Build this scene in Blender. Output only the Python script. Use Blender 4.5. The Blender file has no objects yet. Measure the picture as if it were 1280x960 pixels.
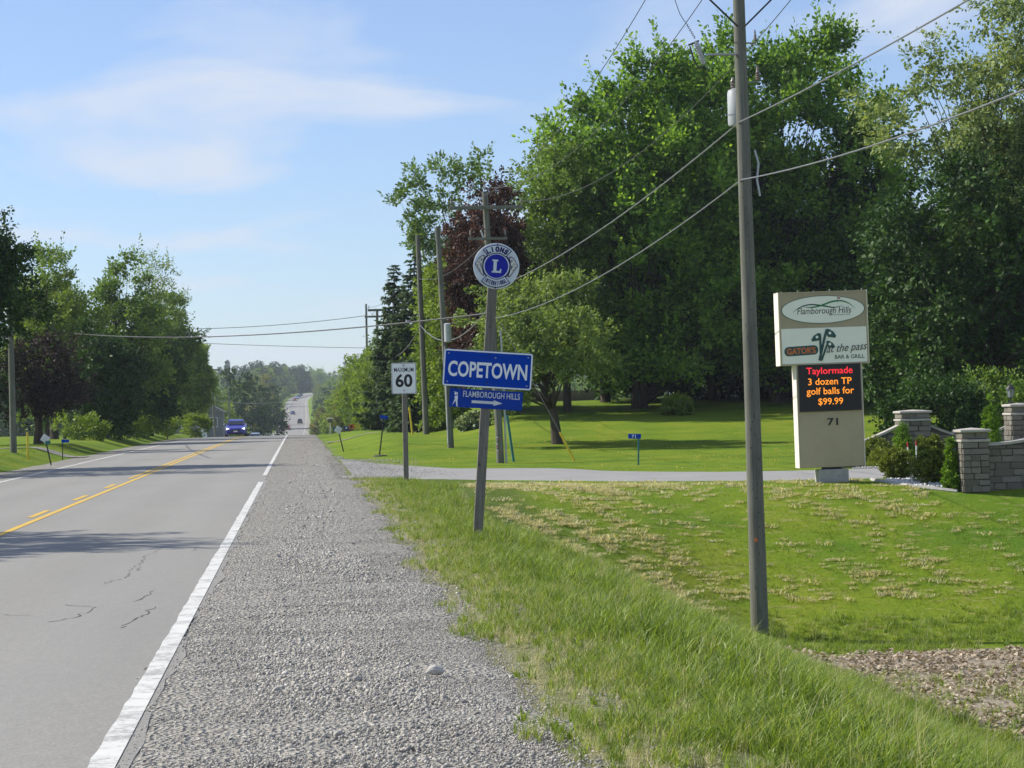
import bpy, math, random
import numpy as np
from mathutils import Matrix, Vector, Euler

rng = np.random.default_rng(7)
random.seed(7)
SC = bpy.context.scene
COL = SC.collection
R = math.radians

# ------------------------------------------------------------------ camera, sky, sun, exposure
F_PX, EYE = 2900.0, 1.75
cam_data = bpy.data.cameras.new("camera")
cam_data.sensor_width = 36.0
cam_data.lens = 36.0 * F_PX / 1280.0
cam_data.clip_start = 0.3
cam_data.clip_end = 9000.0
camera = bpy.data.objects.new("camera", cam_data)
COL.objects.link(camera)
yaw, pitch = math.atan(262.85 / F_PX), math.atan(29.1 / F_PX)
camera.matrix_world = (Matrix.Translation((0, 0, EYE)) @ Matrix.Rotation(-yaw, 4, 'Z')
                       @ Matrix.Rotation(math.pi / 2 + pitch, 4, 'X') @ Matrix.Rotation(R(-1.5), 4, 'Z'))
SC.camera = camera

SUN_EL, SUN_AZ = R(40.0), R(22.0)      # sun stands to the left (-x) and ahead of the camera
sun_dir = Vector((-math.cos(SUN_EL) * math.cos(SUN_AZ), math.cos(SUN_EL) * math.sin(SUN_AZ), math.sin(SUN_EL)))
sun_data = bpy.data.lights.new("sun", 'SUN')
sun_data.energy = 4.8
sun_data.angle = R(0.53)
sun_data.color = (1.0, 0.94, 0.83)
sun = bpy.data.objects.new("sun", sun_data)
COL.objects.link(sun)
sun.rotation_euler = (-sun_dir).to_track_quat('-Z', 'Y').to_euler()
sun.location = (-60, 40, 60)

world = bpy.data.worlds.new("World")
SC.world = world
world.use_nodes = True
wn, wl = world.node_tree.nodes, world.node_tree.links
wn.clear()
def W(t, **kw):
    n = wn.new(t)
    for k, v in kw.items(): setattr(n, k, v)
    return n
w_out, w_bg, w_sky = W('ShaderNodeOutputWorld'), W('ShaderNodeBackground'), W('ShaderNodeTexSky')
w_sky.sky_type = 'NISHITA'
w_sky.sun_disc = False
w_sky.sun_elevation = SUN_EL
w_sky.sun_rotation = math.atan2(sun_dir.x, sun_dir.y)
w_sky.altitude = 300
w_sky.air_density = 1.0
w_sky.dust_density = 0.35
w_sky.ozone_density = 3.0
w_bg.inputs['Strength'].default_value = 0.10
w_tint = W('ShaderNodeMix', data_type='RGBA', blend_type='MULTIPLY')
w_tint.inputs[0].default_value = 1.0
w_tint.inputs[7].default_value = (0.82, 0.905, 1.10, 1)
wl.new(w_sky.outputs[0], w_tint.inputs[6])
# thin cirrus: noise on a flat layer overhead
w_tc, w_sep = W('ShaderNodeTexCoord'), W('ShaderNodeSeparateXYZ')
wl.new(w_tc.outputs['Generated'], w_sep.inputs[0])
w_add = W('ShaderNodeMath', operation='ADD'); w_add.inputs[1].default_value = 0.09
wl.new(w_sep.outputs['Z'], w_add.inputs[0])
w_max = W('ShaderNodeMath', operation='MAXIMUM'); w_max.inputs[1].default_value = 0.03
wl.new(w_add.outputs[0], w_max.inputs[0])
w_dx, w_dy = W('ShaderNodeMath', operation='DIVIDE'), W('ShaderNodeMath', operation='DIVIDE')
wl.new(w_sep.outputs['X'], w_dx.inputs[0]); wl.new(w_max.outputs[0], w_dx.inputs[1])
wl.new(w_sep.outputs['Y'], w_dy.inputs[0]); wl.new(w_max.outputs[0], w_dy.inputs[1])
w_comb = W('ShaderNodeCombineXYZ')
wl.new(w_dx.outputs[0], w_comb.inputs[0]); wl.new(w_dy.outputs[0], w_comb.inputs[1])
w_map = W('ShaderNodeMapping')
w_map.inputs['Rotation'].default_value = (0, 0, R(14))
w_map.inputs['Scale'].default_value = (1.1, 0.75, 1)
w_map.inputs['Location'].default_value = (3.3, 1.75, 0)
wl.new(w_comb.outputs[0], w_map.inputs[0])
w_noise = W('ShaderNodeTexNoise')
w_noise.inputs['Scale'].default_value = 1.5
w_noise.inputs['Detail'].default_value = 7
w_noise.inputs['Roughness'].default_value = 0.5
w_noise.inputs['Distortion'].default_value = 0.5
wl.new(w_map.outputs[0], w_noise.inputs['Vector'])
w_ramp = W('ShaderNodeValToRGB')
w_ramp.color_ramp.elements[0].position = 0.485; w_ramp.color_ramp.elements[0].color = (.20, .20, .20, 1)
w_ramp.color_ramp.elements[1].position = 0.66; w_ramp.color_ramp.elements[1].color = (1, 1, 1, 1)
wl.new(w_noise.outputs[0], w_ramp.inputs[0])
w_fac = W('ShaderNodeMath', operation='MULTIPLY'); w_fac.inputs[1].default_value = 0.85
wl.new(w_ramp.outputs[0], w_fac.inputs[0])
w_mix = W('ShaderNodeMix', data_type='RGBA')
w_mix.inputs[7].default_value = (5.3, 5.75, 6.6, 1)
wl.new(w_fac.outputs[0], w_mix.inputs[0])
wl.new(w_tint.outputs[2], w_mix.inputs[6])
wl.new(w_mix.outputs[2], w_bg.inputs['Color'])
wl.new(w_bg.outputs[0], w_out.inputs['Surface'])

SC.view_settings.view_transform = 'Standard'
SC.view_settings.look = 'None'
SC.view_settings.gamma = 1
SC.view_settings.exposure = 0.46

# ------------------------------------------------------------------ terrain
YZ = np.array([-60, 0, 150, 175, 200, 260, 337, 420, 500, 580, 650, 725, 800, 906, 1000, 1070, 1150, 1250, 1400, 1700, 2600, 4000.])
ZZ = np.array([0, 0, 0, -.02, -.15, -.95, -2.5, -4.6, -6.2, -6.8, -5.7, -3.7, -2.0, .4, 3.6, 6.0, 8.8, 11.6, 13.6, 15, 15, 15.])
YX = np.array([-60, 500, 650, 743, 900, 1138, 1250, 1400, 1600, 2000, 4000.])
XX = np.array([-4.65, -4.65, -3.8, -3.0, -2.2, -.9, 3.5, 13, 34, 90, 400.])
def smooth(t):
    t = np.clip(t, 0, 1); return t * t * (3 - 2 * t)
def hermite(xq, xs, ys):
    m = np.gradient(ys, xs)
    i = np.clip(np.searchsorted(xs, xq) - 1, 0, len(xs) - 2)
    h = xs[i + 1] - xs[i]; t = np.clip((xq - xs[i]) / h, 0, 1)
    return ((2*t**3 - 3*t**2 + 1)*ys[i] + (t**3 - 2*t**2 + t)*h*m[i] + (-2*t**3 + 3*t**2)*ys[i+1] + (t**3 - t**2)*h*m[i+1])
def road_z(y): return hermite(np.asarray(y, float), YZ, ZZ)
def road_x(y): return hermite(np.asarray(y, float), YX, XX)
_nz = [(rng.uniform(0.15, 1.6), rng.uniform(0.15, 1.6), rng.uniform(0, 6.28), rng.uniform(0.4, 1)) for _ in range(14)]
def wob(x, y):
    s = 0
    for a, b, p, k in _nz: s = s + k * np.sin(a * x + b * y + p) / (a + b)
    return s / 6.0
def gz(x, y):
    x = np.asarray(x, float); y = np.asarray(y, float)
    z = road_z(y)
    bowl = 2.62 * smooth((x - 1.9) / 7.2) * (1 - 0.965 * smooth((y - 40.3) / 11.7))
    bowl = bowl + 0.06 * smooth((x - 1.3) / 1.5)
    rise = 0.62 * smooth((y - 76) / 40) * smooth((x - 1.3) / 3.0) * (1 - 0.6 * smooth((y - 135) / 60))
    rise = rise + 1.55 * smooth((y - 90) / 46) * smooth((x - 6.3) / 4.5) * (1 - smooth((y - 260) / 200))
    lft = 0.48 * smooth((-10.2 - x) / 2.0)
    off = smooth((x - 1.6) / 2) + smooth((-10.6 - x) / 2)
    return z - bowl + rise + lft + wob(x, y) * 0.10 * off * (1 - smooth((y - 300) / 200))
def gzf(x, y): return float(gz(x, y))

# ------------------------------------------------------------------ materials
def new_mat(name):
    m = bpy.data.materials.new(name); m.use_nodes = True
    nt = m.node_tree; nt.nodes.clear()
    out = nt.nodes.new('ShaderNodeOutputMaterial')
    return m, nt, out
def N(nt, t, ins=None, **kw):
    n = nt.nodes.new(t)
    for k, v in kw.items(): setattr(n, k, v)
    for k, v in (ins or {}).items():
        if hasattr(v, 'is_linked') or isinstance(v, bpy.types.NodeSocket): nt.links.new(v, n.inputs[k])
        else: n.inputs[k].default_value = v
    return n
def c4(c): return (c[0], c[1], c[2], 1)
def noise(nt, scale, detail=4, rough=0.55, vec=None, scl=None, dist=0):
    if vec is None: vec = N(nt, 'ShaderNodeTexCoord').outputs['Object']
    if scl is not None: vec = N(nt, 'ShaderNodeMapping', {'Vector': vec, 'Scale': scl}).outputs[0]
    return N(nt, 'ShaderNodeTexNoise', {'Vector': vec, 'Scale': scale, 'Detail': detail, 'Roughness': rough, 'Distortion': dist}).outputs[0]
def ramp(nt, fac, stops):
    n = N(nt, 'ShaderNodeValToRGB', {'Fac': fac}); e = n.color_ramp.elements
    while len(e) < len(stops): e.new(0.5)
    for i, (p, c) in enumerate(stops):
        e[i].position = p; e[i].color = c4(c) if len(c) == 3 else c
    return n.outputs[0]
def mixc(nt, fac, a, b, mode='MIX'):
    n = nt.nodes.new('ShaderNodeMix'); n.data_type = 'RGBA'; n.blend_type = mode
    for idx, v in ((0, fac), (6, a), (7, b)):
        if isinstance(v, bpy.types.NodeSocket): nt.links.new(v, n.inputs[idx])
        elif idx == 0: n.inputs[0].default_value = v
        else: n.inputs[idx].default_value = c4(v)
    return n.outputs[2]
def bump(nt, h, strength=0.3, dist=0.02):
    return N(nt, 'ShaderNodeBump', {'Height': h, 'Strength': strength, 'Distance': dist}).outputs[0]
def simple(name, col, rough=0.6, var=0.18, scale=6, metal=0, spec=0.4, bmp=0.0, scl=None, emit=None, es=0, coat=0):
    """one colour with wear-like mottling"""
    m, nt, out = new_mat(name)
    f = noise(nt, scale, 5, 0.6, scl=scl)
    dark = tuple(c * (1 - var) for c in col); lite = tuple(min(1, c * (1 + var)) for c in col)
    col_s = ramp(nt, f, [(0.3, dark), (0.7, lite)])
    p = N(nt, 'ShaderNodeBsdfPrincipled', {'Base Color': col_s, 'Roughness': rough, 'Metallic': metal, 'Specular IOR Level': spec, 'Coat Weight': coat})
    if bmp: nt.links.new(bump(nt, f, bmp, 0.01), p.inputs['Normal'])
    if emit:
        p.inputs['Emission Color'].default_value = c4(emit); p.inputs['Emission Strength'].default_value = es
    nt.links.new(p.outputs[0], out.inputs[0])
    return m
def leaf_mat(name, dark, lite, trans=0.38, rough=0.55, spec=0.2):
    m, nt, out = new_mat(name)
    t = N(nt, 'ShaderNodeAttribute', attribute_name='tint').outputs['Fac']
    c = ramp(nt, t, [(0.0, dark), (1.0, lite)])
    p = N(nt, 'ShaderNodeBsdfPrincipled', {'Base Color': c, 'Roughness': rough, 'Specular IOR Level': spec})
    tc = mixc(nt, 1.0, c, (1.25, 1.2, 0.55), 'MULTIPLY')
    tr = N(nt, 'ShaderNodeBsdfTranslucent', {'Color': tc})
    mx = N(nt, 'ShaderNodeMixShader', {0: trans, 1: p.outputs[0], 2: tr.outputs[0]})
    nt.links.new(mx.outputs[0], out.inputs[0])
    return m
def wood_mat(name, dark, lite, scale=9):
    m, nt, out = new_mat(name)
    g = noise(nt, scale, 6, 0.65, scl=(3.5, 3.5, 0.12))
    k = noise(nt, 2.2, 3, 0.5, scl=(1, 1, 0.5))
    sp = noise(nt, 26, 2, 0.5, scl=(1, 1, 0.35))
    c = ramp(nt, g, [(0.28, dark), (0.72, lite)])
    c = mixc(nt, ramp(nt, k, [(0.4, (0, 0, 0)), (0.75, (0.5, 0.5, 0.5))]), c, tuple(x * 0.62 for x in dark))
    c = mixc(nt, ramp(nt, sp, [(0.68, (0, 0, 0)), (0.74, (0.8, 0.8, 0.8))]), c, tuple(x * 0.3 for x in dark))
    p = N(nt, 'ShaderNodeBsdfPrincipled', {'Base Color': c, 'Roughness': 0.9, 'Specular IOR Level': 0.2, 'Normal': bump(nt, g, 0.6, 0.012)})
    nt.links.new(p.outputs[0], out.inputs[0])
    return m

M = {}
M['pole_wood'] = wood_mat('pole_wood', (0.105, 0.108, 0.088), (0.215, 0.215, 0.18))
M['post_wood'] = wood_mat('post_wood', (0.125, 0.115, 0.095), (0.26, 0.24, 0.205), 14)
M['fence_wood'] = wood_mat('fence_wood', (0.10, 0.085, 0.07), (0.22, 0.20, 0.17), 12)
M['bark'] = wood_mat('bark', (0.035, 0.028, 0.02), (0.12, 0.10, 0.08), 7)
M['steel'] = simple('steel', (0.30, 0.31, 0.32), 0.45, 0.15, 9, metal=0.7)
M['dark_metal'] = simple('dark_metal', (0.035, 0.035, 0.037), 0.5, 0.25, 12, metal=0.3)
M['grey_paint'] = simple('grey_paint', (0.40, 0.42, 0.43), 0.4, 0.08, 5)
M['cable'] = simple('cable', (0.055, 0.055, 0.055), 0.55, 0.2, 3)
M['pale_cable'] = simple('pale_cable', (0.20, 0.205, 0.205), 0.4, 0.15, 3, metal=0.3)
M['porcelain'] = simple('porcelain', (0.20, 0.17, 0.15), 0.25, 0.2, 20)
M['sign_blue'] = simple('sign_blue', (0.001, 0.048, 0.40), 0.6, 0.07, 3, spec=0.08)
M['sign_blue_deep'] = simple('sign_blue_deep', (0.003, 0.042, 0.33), 0.5, 0.1, 4, spec=0.15)
M['sign_white'] = simple('sign_white', (0.80, 0.82, 0.84), 0.4, 0.05, 4)
M['sign_grey'] = simple('sign_grey', (0.62, 0.64, 0.66), 0.5, 0.15, 14)
M['sign_black'] = simple('sign_black', (0.012, 0.012, 0.014), 0.45, 0.2, 8)
M['emblem_blue'] = simple('emblem_blue', (0.006, 0.008, 0.10), 0.6, 0.15, 16)
M['emblem_purple'] = simple('emblem_purple', (0.015, 0.022, 0.33), 0.6, 0.12, 12, spec=.15)
M['emblem_face'] = simple('emblem_face', (0.62, 0.66, 0.72), 0.5, 0.1, 9)
M['emblem_lion'] = simple('emblem_lion', (0.56, 0.55, 0.50), 0.5, 0.35, 30)
M['beige'] = simple('beige', (0.43, 0.37, 0.245), 0.6, 0.05, 3, spec=.2)
M['taupe'] = simple('taupe', (0.40, 0.345, 0.225), 0.6, 0.05, 3, spec=.2)
M['cream'] = simple('cream', (0.80, 0.74, 0.62), 0.5, 0.04, 3)
M['panel_white'] = simple('panel_white', (0.86, 0.87, 0.74), 0.5, 0.03, 2, spec=.2)
M['swoosh_green'] = simple('swoosh_green', (0.02, 0.20, 0.06), 0.5, 0.3, 14)
M['swoosh_dark'] = simple('swoosh_dark', (0.01, 0.09, 0.05), 0.5, 0.3, 14)
M['club_green'] = simple('club_green', (0.025, 0.085, 0.075), 0.5, 0.3, 20)
M['orange'] = simple('orange', (0.62, 0.16, 0.03), 0.5, 0.15, 20)
M['red_paint'] = simple('red_paint', (0.45, 0.03, 0.03), 0.4, 0.1, 10)
M['yellow_paint'] = simple('yellow_paint', (0.62, 0.46, 0.03), 0.45, 0.12, 6)
M['teal_paint'] = simple('teal_paint', (0.02, 0.15, 0.16), 0.5, 0.1, 6)
M['screen'] = simple('screen', (0.012, 0.011, 0.012), 0.5, 0.2, 30)
M['led_red'] = simple('led_red', (0.4, 0.01, 0.01), 0.5, 0.02, 40, emit=(1.0, 0.03, 0.05), es=0.75)
M['led_orange'] = simple('led_orange', (0.4, 0.15, 0.02), 0.5, 0.02, 40, emit=(1.0, 0.30, 0.02), es=0.85)
M['concrete'] = simple('concrete', (0.36, 0.35, 0.33), 0.85, 0.15, 9, bmp=0.3)
M['cap_stone'] = simple('cap_stone', (0.40, 0.375, 0.33), 0.85, 0.12, 7, bmp=0.3)
M['mortar'] = simple('mortar', (0.10, 0.092, 0.08), 0.95, 0.15, 18, bmp=0.4)
M['stone_a'] = simple('stone_a', (0.165, 0.15, 0.12), 0.9, 0.2, 11, bmp=0.5)
M['stone_b'] = simple('stone_b', (0.13, 0.118, 0.095), 0.9, 0.22, 11, bmp=0.5)
M['stone_c'] = simple('stone_c', (0.19, 0.175, 0.145), 0.9, 0.2, 11, bmp=0.5)
M['white_stone'] = simple('white_stone', (0.62, 0.61, 0.58), 0.85, 0.15, 25)
M['rock'] = simple('rock', (0.46, 0.44, 0.40), 0.85, 0.2, 30, bmp=0.5)
M['glass'] = simple('glass', (0.02, 0.025, 0.03), 0.06, 0.1, 3, spec=0.8)
M['lamp_glass'] = simple('lamp_glass', (0.20, 0.23, 0.23), 0.2, 0.1, 9, spec=0.6)
M['tyre'] = simple('tyre', (0.02, 0.02, 0.02), 0.85, 0.2, 12)
M['rim'] = simple('rim', (0.45, 0.46, 0.48), 0.3, 0.1, 12, metal=0.8)
M['headlight'] = simple('headlight', (0.8, 0.8, 0.8), 0.15, 0.03, 9, emit=(1, 0.97, 0.9), es=1.3)
M['tail_light'] = simple('tail_light', (0.45, 0.02, 0.02), 0.2, 0.05, 9)
M['siding'] = simple('siding', (0.72, 0.72, 0.70), 0.6, 0.06, 4)
M['grey_siding'] = simple('grey_siding', (0.15, 0.155, 0.16), 0.6, 0.1, 4)
M['shingle'] = simple('shingle', (0.17, 0.16, 0.155), 0.9, 0.2, 8)
M['trim_white'] = simple('trim_white', (0.78, 0.78, 0.76), 0.5, 0.04, 4)
M['signal_yellow'] = simple('signal_yellow', (0.65, 0.40, 0.02), 0.45, 0.08, 6)
M['dark_hole'] = simple('dark_hole', (0.05, 0.045, 0.035), 0.9, 0.2, 12)
M['crack_tar'] = simple('crack_tar', (0.06, 0.058, 0.055), 0.9, 0.2, 12)
def car_paint(name, c): return simple(name, c, 0.28, 0.04, 2, spec=0.5, coat=0.6)
M['car_blue'] = car_paint('car_blue', (0.022, 0.026, 0.30))
M['car_pale_blue'] = car_paint('car_pale_blue', (0.26, 0.34, 0.50))
M['car_red'] = car_paint('car_red', (0.42, 0.03, 0.025))
M['car_black'] = car_paint('car_black', (0.02, 0.02, 0.025))
M['car_navy'] = car_paint('car_navy', (0.03, 0.05, 0.16))
M['car_white'] = car_paint('car_white', (0.75, 0.75, 0.75))

M['maple_leaf'] = leaf_mat('maple_leaf', (0.05, 0.13, 0.018), (0.31, 0.50, 0.08), 0.5)
M['pale_leaf'] = leaf_mat('pale_leaf', (0.10, 0.165, 0.045), (0.36, 0.43, 0.17), 0.38)
M['beech_leaf'] = leaf_mat('beech_leaf', (0.028, 0.012, 0.010), (0.13, 0.055, 0.036), 0.2)
M['young_leaf'] = leaf_mat('young_leaf', (0.075, 0.14, 0.03), (0.17, 0.27, 0.07), 0.4)
M['apple_leaf'] = leaf_mat('apple_leaf', (0.10, 0.165, 0.035), (0.29, 0.38, 0.11), 0.35)
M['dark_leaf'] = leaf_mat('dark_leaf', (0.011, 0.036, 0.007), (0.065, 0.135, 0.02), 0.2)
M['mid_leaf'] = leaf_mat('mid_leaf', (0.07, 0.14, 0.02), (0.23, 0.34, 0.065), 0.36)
M['fresh_leaf'] = leaf_mat('fresh_leaf', (0.10, 0.18, 0.02), (0.27, 0.36, 0.055), 0.38)
M['yellow_leaf'] = leaf_mat('yellow_leaf', (0.12, 0.14, 0.03), (0.24, 0.25, 0.07), 0.35)
M['plum_leaf'] = leaf_mat('plum_leaf', (0.016, 0.010, 0.011), (0.05, 0.028, 0.026), 0.2)
M['spruce_needle'] = leaf_mat('spruce_needle', (0.03, 0.068, 0.027), (0.09, 0.145, 0.06), 0.2)
M['dwarf_needle'] = leaf_mat('dwarf_needle', (0.09, 0.19, 0.015), (0.24, 0.40, 0.03), 0.28)
M['shrub_leaf'] = leaf_mat('shrub_leaf', (0.08, 0.12, 0.015), (0.24, 0.29, 0.04), 0.25)
M['hosta_leaf'] = leaf_mat('hosta_leaf', (0.10, 0.17, 0.06), (0.45, 0.50, 0.33), 0.25)
M['grass_blade'] = leaf_mat('grass_blade', (0.05, 0.12, 0.010), (0.36, 0.45, 0.07), 0.42, 0.45, 0.3)
M['lawn_blade'] = leaf_mat('lawn_blade', (0.10, 0.17, 0.008), (0.25, 0.33, 0.022), 0.35, 0.5)
M['straw'] = leaf_mat('straw', (0.36, 0.325, 0.165), (0.84, 0.77, 0.51), 0.3, 0.8)
M['dead_leaf'] = leaf_mat('dead_leaf', (0.17, 0.125, 0.085), (0.60, 0.52, 0.41), 0.12, 0.8)

# ------------------------------------------------------------------ mesh helpers
class MB:
    def __init__(s): s.v = []; s.f = []
    def add(s, v, f):
        o = len(s.v); s.v += [tuple(map(float, p)) for p in v]; s.f += [tuple(i + o for i in q) for q in f]; return s
    def box(s, c, d, rot=None, bev=0.0):
        hx, hy, hz = d[0] / 2, d[1] / 2, d[2] / 2
        b = min(bev, hx * .9, hy * .9, hz * .9)
        if b <= 0:
            v = [(x, y, z) for x in (-hx, hx) for y in (-hy, hy) for z in (-hz, hz)]
            f = [(0, 1, 3, 2), (4, 6, 7, 5), (0, 4, 5, 1), (2, 3, 7, 6), (0, 2, 6, 4), (1, 5, 7, 3)]
        else:
            v, f = [], []
            for sx in (-1, 1):
                for sy in (-1, 1):
                    for sz in (-1, 1):
                        v += [(sx * hx, sy * (hy - b), sz * (hz - b)), (sx * (hx - b), sy * hy, sz * (hz - b)), (sx * (hx - b), sy * (hy - b), sz * hz)]
            def I(sx, sy, sz, k): return ((sx > 0) * 4 + (sy > 0) * 2 + (sz > 0)) * 3 + k
            for a in (-1, 1):
                f.append((I(a, -1, -1, 0), I(a, 1, -1, 0), I(a, 1, 1, 0), I(a, -1, 1, 0))[::a])
                f.append((I(-1, a, -1, 1), I(-1, a, 1, 1), I(1, a, 1, 1), I(1, a, -1, 1))[::a])
                f.append((I(-1, -1, a, 2), I(1, -1, a, 2), I(1, 1, a, 2), I(-1, 1, a, 2))[::a])
                for bb in (-1, 1):
                    k = a * bb
                    f.append((I(a, bb, -1, 0), I(a, bb, -1, 1), I(a, bb, 1, 1), I(a, bb, 1, 0))[::k])
                    f.append((I(a, -1, bb, 0), I(a, 1, bb, 0), I(a, 1, bb, 2), I(a, -1, bb, 2))[::k])
                    f.append((I(-1, a, bb, 1), I(-1, a, bb, 2), I(1, a, bb, 2), I(1, a, bb, 1))[::k])
                    for cc in (-1, 1):
                        f.append((I(a, bb, cc, 0), I(a, bb, cc, 1), I(a, bb, cc, 2))[::a * bb * cc])
        if rot is not None:
            rm = Euler(rot).to_matrix(); v = [rm @ Vector(p) for p in v]
        return s.add([(p[0] + c[0], p[1] + c[1], p[2] + c[2]) for p in v], f)
    def path(s, pts, rad, n=8, cap=True):
        pts = [Vector(p) for p in pts]
        if not hasattr(rad, '__len__'): rad = [rad] * len(pts)
        v, f = [], []
        ref = Vector((0, 0, 1))
        t0 = (pts[1] - pts[0]).normalized()
        if abs(t0.dot(ref)) > 0.9: ref = Vector((0, 1, 0))
        for i, p in enumerate(pts):
            t = (pts[min(i + 1, len(pts) - 1)] - pts[max(i - 1, 0)]).normalized()
            a = t.cross(ref)
            if a.length < 1e-4: a = t.cross(Vector((1, 0, 0)))
            a.normalize(); b = t.cross(a).normalized()
            for k in range(n):
                q = 2 * math.pi * k / n
                v.append(p + (a * math.cos(q) + b * math.sin(q)) * rad[i])
        for i in range(len(pts) - 1):
            for k in range(n):
                k2 = (k + 1) % n
                f.append((i * n + k, i * n + k2, (i + 1) * n + k2, (i + 1) * n + k))
        if cap:
            f.append(tuple(range(n))); f.append(tuple(reversed(range((len(pts) - 1) * n, len(pts) * n))))
        return s.add(v, f)
    def lathe(s, prof, n=16, o=(0, 0, 0), axis='z'):
        v, f = [], []
        for r, h in prof:
            for k in range(n):
                q = 2 * math.pi * k / n
                p = (r * math.cos(q), r * math.sin(q), h)
                if axis == 'y': p = (p[0], h, p[1])
                if axis == 'x': p = (h, p[0], p[1])
                v.append((p[0] + o[0], p[1] + o[1], p[2] + o[2]))
        m = len(prof)
        for i in range(m - 1):
            for k in range(n):
                k2 = (k + 1) % n
                f.append((i * n + k, i * n + k2, (i + 1) * n + k2, (i + 1) * n + k))
        f.append(tuple(range(n))); f.append(tuple(range((m - 1) * n, m * n)))
        return s.add(v, f)
    def prism(s, pts, y0, y1):
        """outline in x,z from depth y0 (front) to y1"""
        n = len(pts)
        v = [(p[0], y0, p[1]) for p in pts] + [(p[0], y1, p[1]) for p in pts]
        f = [tuple(range(n)), tuple(reversed(range(n, 2 * n)))]
        for k in range(n):
            k2 = (k + 1) % n; f.append((k, k + n, k2 + n, k2))
        return s.add(v, f)
    def band(s, inner, outer, y0, y1, closed=True):
        n = len(inner)
        v = [(p[0], y0, p[1]) for p in inner] + [(p[0], y0, p[1]) for p in outer] + [(p[0], y1, p[1]) for p in inner] + [(p[0], y1, p[1]) for p in outer]
        f = []
        for k in range(n if closed else n - 1):
            k2 = (k + 1) % n
            f += [(k, k2, n + k2, n + k), (2*n + k, 3*n + k, 3*n + k2, 2*n + k2), (n + k, n + k2, 3*n + k2, 3*n + k), (k, 2*n + k, 2*n + k2, k2)]
        return s.add(v, f)
    def build(s, name, mat, parent=None, smooth_=False):
        me = bpy.data.meshes.new(name)
        me.from_pydata(s.v, [], s.f)
        import bmesh
        bm = bmesh.new(); bm.from_mesh(me)
        bmesh.ops.recalc_face_normals(bm, faces=bm.faces)
        bm.to_mesh(me); bm.free()
        return link(name, me, mat, parent, smooth_)
def link(name, me, mat, parent=None, smooth_=False):
    if mat is not None and not me.materials: me.materials.append(M[mat] if isinstance(mat, str) else mat)
    if smooth_:
        me.polygons.foreach_set('use_smooth', [True] * len(me.polygons))
        try: me.set_sharp_from_angle(angle=R(35))
        except Exception: pass
    o = bpy.data.objects.new(name, me); COL.objects.link(o)
    if parent is not None: o.parent = parent
    return o
def tag(o, label=None, cat=None, group=None, kind=None):
    if label: o['label'] = label
    if cat: o['category'] = cat
    if group: o['group'] = group
    if kind: o['kind'] = kind
    return o
def thing(name, label, cat, loc, rot=(0, 0, 0), group=None):
    o = bpy.data.objects.new(name, None); COL.objects.link(o)
    o.empty_display_size = 0.3
    o.location = loc; o.rotation_euler = rot
    return tag(o, label, cat, group)
def copy_tree(o, parent=None):
    c = o.copy(); COL.objects.link(c)
    if parent is not None: c.parent = parent
    for ch in list(o.children): copy_tree(ch, c)
    return c
def fast_mesh(name, V, Fq, tint=None):
    """V (n,3), Fq (m,4) quads"""
    me = bpy.data.meshes.new(name)
    V = np.ascontiguousarray(V, np.float32); Fq = np.ascontiguousarray(Fq, np.int32)
    k = Fq.shape[1]
    me.vertices.add(len(V)); me.vertices.foreach_set('co', V.ravel())
    me.loops.add(Fq.size); me.loops.foreach_set('vertex_index', Fq.ravel())
    me.polygons.add(len(Fq)); me.polygons.foreach_set('loop_start', np.arange(0, Fq.size, k, dtype=np.int32))
    me.polygons.foreach_set('loop_total', np.full(len(Fq), k, np.int32))
    if tint is not None:
        a = me.attributes.new('tint', 'FLOAT', 'FACE'); a.data.foreach_set('value', np.ascontiguousarray(tint, np.float32))
    me.update(calc_edges=True)
    return me
def text_mesh(body, w, h, depth=0.004, shear=0.0, bold=0.0):
    """lettering fitted to a w x h box centred on the origin, standing in the xz plane and facing -y"""
    cu = bpy.data.curves.new('lettering', 'FONT'); cu.body = body; cu.size = 1; cu.shear = shear; cu.offset = bold
    cu.resolution_u = 3; cu.extrude = 0.1
    ob = bpy.data.objects.new('lettering', cu); COL.objects.link(ob)
    bpy.context.view_layer.update()
    me = bpy.data.meshes.new_from_object(ob.evaluated_get(bpy.context.evaluated_depsgraph_get()))
    bpy.data.objects.remove(ob); bpy.data.curves.remove(cu)
    co = np.empty(len(me.vertices) * 3, np.float32); me.vertices.foreach_get('co', co); co = co.reshape(-1, 3)
    lo, hi = co.min(0), co.max(0)
    q = np.empty_like(co)
    q[:, 0] = (co[:, 0] - (lo[0] + hi[0]) / 2) * w / (hi[0] - lo[0])
    q[:, 2] = (co[:, 1] - (lo[1] + hi[1]) / 2) * h / (hi[1] - lo[1])
    q[:, 1] = -(co[:, 2] - lo[2]) / (hi[2] - lo[2]) * depth
    me.vertices.foreach_set('co', q.ravel()); me.materials.clear(); me.update()
    return me
def lettering(name, body, w, h, loc, mat, parent, depth=0.004, shear=0.0, bold=0.0, rot=(0, 0, 0), label=None):
    o = link(name, text_mesh(body, w, h, depth, shear, bold), mat, parent)
    o.location = loc; o.rotation_euler = rot
    if label: o['label'] = label
    return o
def ring(r, n, a0=0, a1=2 * math.pi, c=(0, 0), ry=None, end=False):
    ry = r if ry is None else ry
    m = n if not end else n - 1
    return [(c[0] + r * math.cos(a0 + (a1 - a0) * k / m), c[1] + ry * math.sin(a0 + (a1 - a0) * k / m)) for k in range(n)]
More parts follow.
